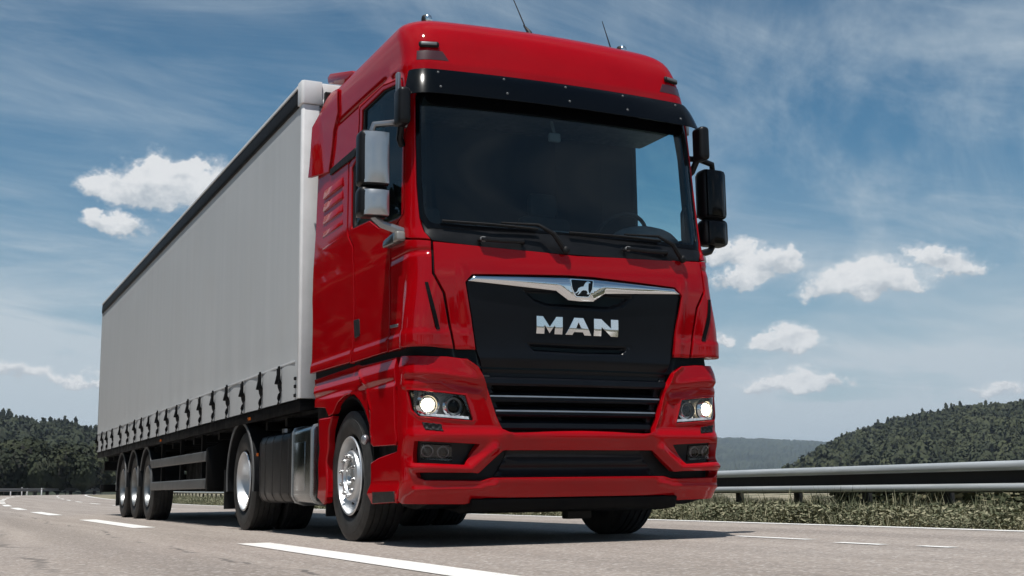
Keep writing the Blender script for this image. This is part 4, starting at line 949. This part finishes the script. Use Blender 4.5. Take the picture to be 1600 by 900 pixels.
MB().box((0, 16.9, 0.92), (2.3, 0.10, 0.18), bev=0.02).build('lamp_board', 'chassis_black', trailer)
for y in (4.6, 9.9): MB().box((-1.268, y, 1.115), (0.012, 0.07, 0.03)).build('side_marker', 'orange_lens', trailer)

# ================================================================== THE ROAD
S0, S1, STEP = -40.0, 250.0, 1.0
_s = np.arange(S0, S1+0.1, STEP); th = np.clip((_s-15)/900, 0, 0.10)+np.clip((_s-108)/52, 0, 1.75)
_px = np.concatenate([[0], np.cumsum(np.sin((th[1:]+th[:-1])/2)*STEP)]); _py = S0+np.concatenate([[0], np.cumsum(np.cos((th[1:]+th[:-1])/2)*STEP)])
def sm01(x, a, b): return float(sst(np.float64(x), a, b))
def pth(s, lat, z=0.0):
    x = np.interp(s, _s, _px); y = np.interp(s, _s, _py); t_ = np.interp(s, _s, th)
    return (float(x+lat*math.cos(t_)), float(y-lat*math.sin(t_)), z+0.42*sm01(s, 25, 135))
def ribbon(name, s0, s1, la, lb, z, m, step=2.0, parent=None, thick=0.0, **props):
    n = max(1, int(math.ceil((s1-s0)/step))); vs = []; cols = [la, lb] if isinstance(la, (int, float)) else la
    for i in range(n+1):
        s_ = s0+(s1-s0)*i/n
        for c in cols: vs.append(pth(s_, c, z))
    k = len(cols); fs = [(i*k+j, i*k+j+1, (i+1)*k+j+1, (i+1)*k+j) for i in range(n) for j in range(k-1)]
    return link(name, pymesh(vs, fs), m, parent, **props)
road = ribbon('road', -38, 248, [-11.0, -9, -5.6, -1.85, 0, 1.4, 3.75], None, 0.0, 'asphalt', kind='structure')
edge_r = ribbon('road_marking', -38, 248, 3.50, 3.66, 0.004, 'line_paint', parent=road)
ribbon('road_marking', 60, 248, -5.75, -5.60, 0.004, 'line_paint', parent=road)
for k in range(-3, 16):
    s0 = -3.95+10.85*k; ribbon('road_marking', s0, s0+5.6, -2.03, -1.78, 0.004, 'line_paint', parent=road, step=1.0)
for (a_, b_, la) in ((-0.72, 0.15, 1.42), (-1.62, -1.18, 1.27), (-2.15, -1.88, 1.33)):
    ribbon('road_marking', a_, b_, la, la+0.09, 0.004, 'line_paint', parent=road, step=0.5)
for k in range(0, 14): ribbon('road_marking', 24+9*k, 28+9*k, 1.30, 1.43, 0.004, 'line_paint', parent=road)

# ground: one sheet out to the horizon
def ground_h(x, y):
    # beside the road it follows the road's slow rise, beyond it lies a little lower
    near = 0.42*sst(y, 25, 135)*(1-sst(np.hypot(x, y), 260, 700))
    right = sst(x-(3.75+np.clip(y-15, 0, 200)**2/1800), 1.9, 6.0)*(1-sst(y, 60, 110))
    return -0.03+near-0.70*right-0.02*sst(np.hypot(x, y), 300, 1500)
xs = np.concatenate([-np.geomspace(12, 14000, 34)[::-1], np.linspace(-10, 40, 60), np.geomspace(43, 14000, 40)])
ys = np.concatenate([-np.geomspace(12, 14000, 30)[::-1], np.linspace(-10, 150, 90), np.geomspace(156, 14000, 36)])
gx, gy = np.meshgrid(xs, ys); gz = ground_h(gx, gy)
on_road = (gy < 260) & (gx > -17) & (gx < 170)
gz = np.where(on_road, np.minimum(gz, gz-0.02), gz)
nx, ny = len(xs), len(ys); vs = np.stack([gx.ravel(), gy.ravel(), gz.ravel()], 1)
link('ground', pymesh(vs, [(j*nx+i, j*nx+i+1, (j+1)*nx+i+1, (j+1)*nx+i) for j in range(ny-1) for i in range(nx-1)], 180), 'meadow', kind='structure')

# ------------------------------------------------------------------ guardrails
UP = [(0.0, 0.215), (0.060, 0.216), (0.076, 0.228), (0.082, 0.250), (0.080, 0.278), (0.066, 0.300), (0.040, 0.310), (0.0, 0.308)]
LO_ = [(0.0, 0.012), (0.060, 0.014), (0.076, 0.024), (0.082, 0.044), (0.080, 0.068), (0.066, 0.086), (0.040, 0.093), (0.0, 0.090)]
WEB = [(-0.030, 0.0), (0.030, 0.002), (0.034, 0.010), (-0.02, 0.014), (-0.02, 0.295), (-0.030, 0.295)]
FULL = [(-0.012, 0.0), (0.060, 0.02), (0.078, 0.05), (0.060, 0.10), (0.0, 0.155), (0.060, 0.21), (0.078, 0.26), (0.060, 0.295), (-0.012, 0.31)]
def wbeam(sa, sb, lat, zb, n=6, latf=None, prof=None):
    if prof is None: prof = FULL+[(a_-0.01, z_) for a_, z_ in FULL[::-1]]
    loop = prof; bm = bmesh.new(); rg = []
    for i in range(n+1):
        s_ = sa+(sb-sa)*i/n; l_ = latf(s_) if latf else lat; sg = -1 if l_ > 0 else 1
        rg.append([bm.verts.new(pth(s_, l_+sg*a_, zb+z_)) for a_, z_ in loop])
    m_ = len(loop)
    for i in range(n):
        for k in range(m_): bm.faces.new((rg[i][k], rg[i+1][k], rg[i+1][(k+1) % m_], rg[i][(k+1) % m_]))
    bm.faces.new(rg[0]); bm.faces.new(rg[-1][::-1]); bmesh.ops.recalc_face_normals(bm, faces=bm.faces)
    me = bpy.data.meshes.new('mesh'); bm.to_mesh(me); bm.free(); me.polygons.foreach_set('use_smooth', [True]*len(me.polygons)); me.set_sharp_from_angle(angle=R(50)); return me
gr_ = empty('guardrail', loc=(5.5, 1, 0), label='galvanised steel guardrail with two ridges along the grass verge right of the lorry', category='guardrail')
LR = lambda s: 5.43+0.056*min(s, 40)
s_ = -28.0
while s_ < 100:
    link('rail_beam', wbeam(s_, s_+3.996, 0, 0.280, 4, LR, UP), 'galvanised_steel', gr_); link('rail_beam', wbeam(s_, s_+3.996, 0, 0.280, 4, LR, LO_), 'galvanised_steel', gr_)
    link('valley_shade_strip', wbeam(s_, s_+3.996, 0, 0.280, 4, LR, WEB), 'post_dark', gr_); s_ += 4.0  # dark strip between the beams: the valley's shade put into the colour
y_ = -27.7; pm = None
while y_ < 95:
    if pm is None: pm = MB().box((0.02, 0, 0.10), (0.07, 0.10, 0.86), bev=0.006).mesh(30)
    o = link('post', pm, 'post_dark' if not pm.materials else None, gr_); o.location = pth(y_, LR(y_)+0.085, 0.0); y_ += 1.36
gl_ = empty('guardrail', loc=(-5, 100, 0.3), label='distant guardrail curving round the outside of the bend below the wooded hill', category='guardrail')
for k in range(0, 44):
    a_ = 62+4*k; link('rail_beam', wbeam(a_, a_+4.05, -7.4, 0.42, 2), 'edge_grey', gl_)
pf = MB().box((0, 0, 0.36), (0.06, 0.12, 0.72)).mesh(0); pf.materials.append(M['post_dark'])
for k in range(0, 60):
    o = link('post', pf, None, gl_); o.location = pth(62+2.9*k, -7.52, 0.0)
MP = [(13, 1.25, 'thin white marker post behind the distant guardrail, leftmost'), (33, 0.95, 'short white marker post behind the distant rail, second from the left'), (50, 1.05, 'short white marker post behind the distant rail, third from the left'), (58, 0.95, 'short white marker post behind the distant rail, close right of the third'), (80, 0.95, 'short white marker post behind the distant rail, nearest the trailer')]
def ground_dir(px, d):
    v = CF+(px-800)/FPX*CR; v[2] = 0; v /= np.linalg.norm(v); return CP[0]+v[0]*d, CP[1]+v[1]*d
for px_, h_, lb in MP:
    x_, y_ = ground_dir(px_, 141); o = empty('marker_post', loc=(x_, y_, 0.35), label=lb, category='marker post', group='marker posts behind the distant guardrail')
    b = MB().prism([(-0.06, -0.04), (0.06, -0.04), (0.03, 0.06), (-0.03, 0.06)], 2, 0, h_*0.85, bev=0.01).build('post', 'white_metal', o)
    MB().box((0, -0.045, h_*0.75), (0.07, 0.01, 0.10)).build('reflector_band', 'black_plastic', o)
    for q in list(ALL_CH(o)): q.matrix_parent_inverse = Matrix()

# ------------------------------------------------------------------ hills and woods
def polar(az, d): return CP[0]+np.sin(az)*d, CP[1]+np.cos(az)*d
def skyline(pts):                                          # (px, py) of the ridge -> function azimuth -> tan(elevation)
    A = [azel(*p) for p in pts]; xa = np.array([a_[0] for a_ in A]); te = np.tan([a_[1] for a_ in A]); o_ = np.argsort(xa)
    return lambda az: np.interp(az, xa[o_], te[o_])
def hill(name, sk, az0, az1, d0, d1, drop, m, na=160, nd=60, rough=1.0, seed=1, power=1.0):
    az, dd = np.meshgrid(np.linspace(az0, az1, na), np.linspace(0, 1.35, nd)); d = d0+(d1-d0)*dd
    top = sk(az)*d1+CP[2]-drop
    prof_ = np.where(dd < 1, np.sin(np.clip(dd, 0, 1)*PI/2)**power, 1-0.6*(dd-1))
    rn = sum(a_*np.sin(az*f_*1.0+ph)*np.sin(dd*g_+ph2) for a_, f_, g_, ph, ph2 in ((1.0, 40, 9, seed, 2), (0.6, 93, 17, seed*2, 1), (0.4, 210, 31, 3, seed)))
    z = -0.4+top*prof_+rn*rough*prof_*np.clip(1.1-dd, 0, 1)
    x, y = polar(az, d); vs = np.stack([x.ravel(), y.ravel(), z.ravel()], 1)
    link(name, pymesh(vs, [(j*na+i, j*na+i+1, (j+1)*na+i+1, (j+1)*na+i) for j in range(nd-1) for i in range(na-1)], 180), m, kind='structure')
    def H(a_, q):
        d_ = d0+(d1-d0)*q; t_ = sk(a_)*d1+CP[2]-drop; p_ = math.sin(min(q, 1)*PI/2)**power if q < 1 else 1-0.6*(q-1)
        r_ = sum(c_*math.sin(a_*f_+ph)*math.sin(q*g_+ph2) for c_, f_, g_, ph, ph2 in ((1.0, 40, 9, seed, 2), (0.6, 93, 17, seed*2, 1), (0.4, 210, 31, 3, seed)))
        x_, y_ = polar(a_, d_); return (x_, y_, -0.4+t_*p_+r_*rough*p_*max(0, 1.1-q))
    return H
def crown_variant(seed, nq, conifer=False, size=0.30):
    rg = np.random.RandomState(seed); V = []; F = []
    lob = [(rg.uniform(-0.45, 0.45), rg.uniform(-0.45, 0.45), rg.uniform(-0.25, 0.55), rg.uniform(0.38, 0.62)) for _ in range(6)]+[(0, 0, 0, 0.72)]
    for _ in range(nq):
        v = rg.normal(size=3); v /= np.linalg.norm(v)
        if v[2] < -0.5: v[2] *= -1
        if conifer:
            hgt = rg.uniform(0, 1)**1.3; rad = (1-hgt)*0.55+0.05; a_ = rg.uniform(0, 2*PI); c = np.array([math.cos(a_)*rad, math.sin(a_)*rad, hgt*2.2-0.8]); v = np.array([math.cos(a_), math.sin(a_), 0.5])
        else:
            l_ = lob[rg.randint(len(lob))]; c = np.array(l_[:3])+v*l_[3]*rg.uniform(0.85, 1.05)
        v = v+rg.normal(size=3)*0.45; v /= np.linalg.norm(v); a_ = np.cross(v, rg.normal(size=3)); a_ /= np.linalg.norm(a_); b_ = np.cross(v, a_); s1 = size*rg.uniform(0.6, 1.2); s2 = size*rg.uniform(0.5, 1.0)
        k = len(V); V += [c-a_*s1-b_*s2*0.6, c+a_*s1*0.7-b_*s2, c+a_*s1+b_*s2*0.5, c-a_*s1*0.4+b_*s2]; F.append((k, k+1, k+2, k+3))
    bm = bmesh.new(); bmesh.ops.create_icosphere(bm, subdivisions=1, radius=1.0); bv = [v.co.copy() for v in bm.verts]; bf = [[v.index for v in f.verts] for f in bm.faces]; bm.free()
    for l_ in (lob[:3]+lob[-1:] if not conifer else [(0, 0, -0.3, 0.42), (0, 0, 0.3, 0.25)]):
        k = len(V); V += [np.array([l_[0]+v.x*l_[3]*0.86, l_[1]+v.y*l_[3]*0.86, l_[2]+v.z*l_[3]*0.86]) for v in bv]; F += [tuple(k+i for i in f) for f in bf]
    return np.array(V), F
def scatter(name, items, variants, m, parent=None, soft=False, **props):    # items: (x,y,z,scale_xy,scale_z,rot,variant)
    Vs = []; li = []; ls = []; base = 0; Ns = []
    pre = [(V, np.concatenate([np.array(f) for f in F]), np.array([len(f) for f in F])) for V, F in variants]
    for (x, y, z, sx, sz, rt, vi) in items:
        V, idx, cnt = pre[vi]; c_, s_ = math.cos(rt), math.sin(rt)
        Vs.append(np.stack([(V[:, 0]*c_-V[:, 1]*s_)*sx+x, (V[:, 0]*s_+V[:, 1]*c_)*sx+y, V[:, 2]*sz+z], 1)); li.append(idx+base)
        if soft: q_ = Vs[-1]-np.array([x, y, z-sz*0.35]); Ns.append(q_/np.maximum(np.linalg.norm(q_, axis=1, keepdims=True), 1e-6))
        ls.append(cnt); base += len(V)
    V = np.concatenate(Vs); I = np.concatenate(li); Cn = np.concatenate(ls)
    me = bpy.data.meshes.new('mesh'); me.vertices.add(len(V)); me.vertices.foreach_set('co', V.astype(np.float32).ravel()); me.loops.add(len(I)); me.loops.foreach_set('vertex_index', I.astype(np.int32))
    me.polygons.add(len(Cn)); me.polygons.foreach_set('loop_start', np.concatenate([[0], np.cumsum(Cn)[:-1]]).astype(np.int32)); me.update(calc_edges=True)
    if soft: at = me.attributes.new('crown_normal', 'FLOAT_VECTOR', 'POINT'); at.data.foreach_set('vector', np.concatenate(Ns).astype(np.float32).ravel())
    return link(name, me, m, parent, **props)
rng = random.Random(11)
CV = [crown_variant(k, 210, size=0.17) for k in range(5)]+[crown_variant(20+k, 180, True, 0.16) for k in range(2)]
azp = lambda px: azel(px, 700)[0]
skL = skyline([(-3200, 250), (-2000, 300), (-1100, 400), (-600, 520), (-300, 590), (-100, 632), (0, 645), (40, 652), (80, 656), (115, 661), (150, 668), (260, 700), (400, 735), (520, 752)])
HLf = hill('hill', skL, azp(-3200), azp(520), 300, 800, 15.0, 'forest_floor', seed=2, na=300)
it = []
a0, a1 = azp(-120), azp(330); a00 = azp(-3000)
for k_ in range(3600):
    q = rng.random()**0.65*1.08; a_ = rng.uniform(a0, a1) if k_ < 2000 else rng.uniform(a00, a0); x, y, z = HLf(a_, q); r = rng.uniform(3.0, 5.0)*(0.8 if q < 0.1 else 1)
    it.append((x, y, z+r*0.8, r, r*rng.uniform(0.95, 1.35), rng.uniform(0, 6.3), rng.randrange(7) if q > 0.35 else rng.randrange(5)))
scatter('forest', it, CV, 'leaf_dark', soft=True, kind='stuff')
skR = skyline([(1000, 775), (1180, 768), (1235, 750), (1262, 728), (1295, 708), (1350, 684), (1400, 671), (1450, 660), (1500, 652), (1600, 644), (1750, 632), (2100, 640), (2600, 700)])
HRf = hill('hill', skR, azp(1000), azp(2600), 380, 840, 5.0, 'forest_floor', seed=5)
it = []
a0, a1 = azp(1225), azp(1720); a2_ = azp(2550)
for k_ in range(5200):
    q = rng.random()**0.6*1.08; a_ = rng.uniform(a0, a1) if k_ < 3600 else rng.uniform(a1, a2_); x, y, z = HRf(a_, q); r = rng.uniform(2.7, 4.8)
    if q < 0.03 and rng.random() < 0.5: continue
    it.append((x, y, z+r*0.75, r, r*rng.uniform(0.9, 1.3), rng.uniform(0, 6.3), rng.randrange(5) if rng.random() < 0.93 else 5+rng.randrange(2)))
scatter('forest', it, CV, 'leaf_mid', soft=True, kind='stuff')
skD = skyline([(-900, 700), (-200, 702), (600, 698), (1000, 688), (1122, 690), (1160, 689.5), (1200, 691), (1250, 693.5), (1290, 696), (1400, 705), (1900, 700), (2600, 712)])
def far_ridge():
    na, nd = 900, 40; az, dd = np.meshgrid(np.linspace(azp(-900), azp(2600), na), np.linspace(0, 1.3, nd)); d = 2300+2200*dd
    rg = np.random.RandomState(3); bumps = rg.rand(nd, na)*9.0; wave = 9*np.sin(az*31)*np.sin(dd*7+1)+6*np.sin(az*77+2)*np.sin(dd*13)
    z = -6+(skD(az)*4500+4)*np.sin(np.clip(dd, 0, 1)*PI/2)-60*np.clip(dd-1, 0, 1)+(wave*np.clip(1-dd, 0, 1)+bumps)*sst(dd, 0.0, 0.15)
    x, y = polar(az, d); vs = np.stack([x.ravel(), y.ravel(), z.ravel()], 1)
    link('hill', pymesh(vs, [(j*na+i, j*na+i+1, (j+1)*na+i+1, (j+1)*na+i) for j in range(nd-1) for i in range(na-1)]), 'ridge_wood', kind='structure')
far_ridge()

# trees that stand in front of the left wood, each one on its own
NV = [crown_variant(60+k, 2200, False, 0.075) for k in range(4)]
def tree_at(x, y, z, r, h, vi, m, label, group):
    o = empty('tree', loc=(x, y, z), label=label, category='tree', group=group)
    key = (vi, m)
    if key not in TREES:
        V, F = NV[vi]; me = pymesh(V, F); me.materials.append(M[m]); TREES[key] = me; q_ = V+np.array([0, 0, 0.35]); q_ /= np.maximum(np.linalg.norm(q_, axis=1, keepdims=True), 1e-6); me.attributes.new('crown_normal', 'FLOAT_VECTOR', 'POINT').data.foreach_set('vector', q_.astype(np.float32).ravel())
    c = link('crown', TREES[key], None, o); c.matrix_parent_inverse = Matrix(); c.location = (0, 0, h-r*1.0); c.scale = (r, r, r*1.15); c.rotation_euler = (0, 0, rng.uniform(0, 6))
    if 'trunk' not in TREES:
        b = MB(); b.tube([(0, 0, -0.5), (0.05, 0, 0.8), (0, 0.06, 1.6)], [0.22, 0.16, 0.10], 8).tube([(0, 0.03, 1.0), (0.6, 0.2, 2.0)], [0.09, 0.04], 6).tube([(0, 0.03, 1.2), (-0.5, 0.3, 2.1)], [0.08, 0.04], 6); TREES['trunk'] = b.mesh(60); TREES['trunk'].materials.append(M['bark'])
    t_ = link('trunk', TREES['trunk'], None, o); t_.matrix_parent_inverse = Matrix(); t_.scale = (1, 1, h/3.2)
TREES = {}
ORD = ['at the photo edge', 'second from the left', 'third from the left', 'fourth from the left', 'fifth from the left', 'middle of the row', 'fifth from the trailer', 'fourth from the trailer', 'third from the trailer', 'right before the trailer end', 'half hidden behind the trailer end']
row = [(-2, 147, 3.1, 5.6), (16, 156, 2.8, 6.6), (30, 146, 3.0, 5.0), (52, 151, 3.4, 6.2), (70, 146, 2.5, 4.8), (88, 154, 3.2, 6.4), (104, 147, 2.7, 5.0), (124, 150, 3.1, 5.9), (143, 147, 2.6, 4.9), (160, 153, 3.0, 5.8)]
for k, (px_, d_, r_, h_) in enumerate(row):
    x_, y_ = ground_dir(px_, d_); tree_at(x_, y_, 0.1, r_, h_, k % 4, 'leaf_mid' if k % 3 == 0 else 'leaf_dark', ('tall' if h_ > 5.7 else 'low')+' bushy tree at the foot of the left hill, '+ORD[k], 'trees at the foot of the left hill')

# unseen trees added left of the road and behind, to darken the cab's reflections
rw = random.Random(5); it = []
for k in range(20):
    y_ = 0+4.4*k+rw.uniform(-1.2, 1.2); x_ = pth(y_, -14.2-rw.uniform(0, 1.5))[0]; r_ = rw.uniform(3.2, 4.4)
    it.append((x_-1.5, y_, 3.4, r_*0.9, r_*1.15, rw.uniform(0, 6), rw.randrange(4))); it.append((x_-2.8, y_+1.5, 8.6, r_, r_*1.5, rw.uniform(0, 6), rw.randrange(4))); it.append((x_-8, y_+2.5, 11.0, r_*1.2, r_*1.6, rw.uniform(0, 6), rw.randrange(4)))
for k in range(46):
    a_ = -0.2-2.9*k/45; d_ = rw.uniform(70, 95); r_ = rw.uniform(3.5, 6.0); h_ = rw.uniform(3.5, 8)
    it.append((10+math.cos(a_)*d_*1.2, -12+math.sin(a_)*d_, h_*0.5, r_, h_*0.8, rw.uniform(0, 6), rw.randrange(4)))
WV = [crown_variant(140+k, 900, False, 0.11) for k in range(4)]
scatter('forest', it, WV, 'leaf_dark', soft=True, kind='stuff')

# ------------------------------------------------------------------ verge: grass, weeds, low shrubs behind the rail
def tuft_variant(seed, n, h, spread, wid, lean=0.5):
    rg = np.random.RandomState(seed); V = []; F = []
    for _ in range(n):
        a_ = rg.uniform(0, 2*PI); r0 = spread*math.sqrt(rg.rand()); b0 = np.array([math.cos(a_)*r0, math.sin(a_)*r0, 0]); hh = h*rg.uniform(0.45, 1.1); d_ = rg.uniform(0, 2*PI); ln = lean*hh*rg.uniform(0.2, 1)
        w_ = wid*rg.uniform(0.6, 1.3); p_ = np.array([-math.sin(d_), math.cos(d_), 0])*w_; mid = b0+np.array([math.cos(d_)*ln*0.35, math.sin(d_)*ln*0.35, hh*0.6]); tip = b0+np.array([math.cos(d_)*ln, math.sin(d_)*ln, hh])
        k = len(V); V += [b0-p_, b0+p_, mid+p_*0.8, mid-p_*0.8, tip]; F += [(k, k+1, k+2, k+3), (k+3, k+2, k+4)]
    return np.array(V), F
def weed_variant(seed, n, h, spread, leaf):
    rg = np.random.RandomState(seed); V = []; F = []
    for _ in range(n):
        a_ = rg.uniform(0, 2*PI); z_ = h*rg.rand()**0.8; r0 = spread*(0.4+0.6*rg.rand())*(1-0.4*z_/h); c = np.array([math.cos(a_)*r0, math.sin(a_)*r0, z_]); v = rg.normal(size=3); v[2] = abs(v[2])+0.6; v /= np.linalg.norm(v)
        q = np.cross(v, rg.normal(size=3)); q /= np.linalg.norm(q); w_ = np.cross(v, q); l_ = leaf*rg.uniform(0.6, 1.3); k = len(V); V += [c-q*l_, c-w_*l_*0.4, c+q*l_, c+w_*l_*0.4]; F.append((k, k+1, k+2, k+3))
    return np.array(V), F
GV = [tuft_variant(k, 20, 0.19, 0.13, 0.004) for k in range(3)]+[tuft_variant(9, 10, 0.30, 0.10, 0.004, 0.4)]+[weed_variant(30+k, 110, 0.16, 0.17, 0.019) for k in range(3)]
it = []
for _ in range(9000):
    y = -14+rng.random()**1.5*75; lat = 3.76+rng.random()**0.8*2.3
    x_, y_, z_ = pth(y, lat, 0.0); z_ = float(ground_h(np.float64(x_), np.float64(y_)))
    e = sm01(lat, 3.78, 4.2)
    v = rng.choice([0, 1, 2, 4, 5, 6, 4, 5, 6, 3]) if lat > 4.1 else rng.choice([0, 4, 5, 6])
    sc = (0.55+0.55*e)*rng.uniform(0.7, 1.25)
    it.append((x_, y_, z_-0.01, sc*1.3, sc, rng.uniform(0, 6.3), v))
scatter('grass', it, GV, 'grass_blade', kind='stuff')
TV = [tuft_variant(70+k, 26, 0.55, 0.30, 0.010, 0.5) for k in range(2)]+[weed_variant(80+k, 220, 0.55, 0.38, 0.032) for k in range(2)]
it = []
for _ in range(4200):
    y = -10+rng.random()**1.3*95; lat = 7.2+rng.random()**1.2*38
    x_, y_, z_ = pth(y, lat, 0.0); z_ = float(ground_h(np.float64(x_), np.float64(y_)))
    az_ = math.atan2(x_-CP[0], y_-CP[1]); inm = azp(1130) < az_ < azp(1262)
    v = rng.choice([0, 1]) if inm else rng.choice([0, 1, 2, 3, 2, 3])
    sc = rng.uniform(0.6, 1.0)*(0.9 if inm else 1.1); it.append((x_, y_, z_, sc*1.3, sc*0.8, rng.uniform(0, 6.3), v))
scatter('undergrowth', it, TV, 'leaf_shrub', kind='stuff')
SV = {}
shr = [(1122+k*13.5, (15.5 if k > 14 else 21.5)+5*((k*7)%5)/4, 0.36+0.06*((k*3)%4)) for k in range(36) if not 1180 < 1122+k*13.5 < 1245]
for k, (px_, d_, r_) in enumerate(shr):
    x_, y_ = ground_dir(px_, d_); z_ = float(ground_h(np.float64(x_), np.float64(y_)))
    if k % 3 not in SV:
        b_ = np.concatenate([NV[k % 3][0]]); me = pymesh(b_, NV[k % 3][1]); me.materials.append(M['leaf_shrub']); SV[k % 3] = me
    o = empty('shrub', loc=(x_, y_, z_), label='low dark green shrub in the row behind the guardrail', category='shrub', group='low shrubs behind the guardrail')
    c = link('foliage', SV[k % 3], None, o); c.matrix_parent_inverse = Matrix(); c.location = (0, 0, r_*0.55); c.scale = (r_*1.15, r_*1.15, r_*0.75); c.rotation_euler = (0, 0, k*1.3)

# ------------------------------------------------------------------ the air between here and the far ridge
hz = bpy.data.materials.new('haze_air'); hz.use_nodes = True; t = NT(hz.node_tree); t.n.clear()
o_ = t.node('ShaderNodeOutputMaterial'); pv = t.node('ShaderNodeVolumePrincipled'); pv.inputs['Color'].default_value = (0.72, 0.86, 1.0, 1); pv.inputs['Density'].default_value = 0.00013; pv.inputs['Anisotropy'].default_value = 0.1
t.l.new(pv.outputs[0], o_.inputs['Volume'])
hb = MB().box((0, 0, 110), (13000, 13000, 235)).mesh(0); hb.materials.append(hz); link('haze', hb, None, kind='stuff')
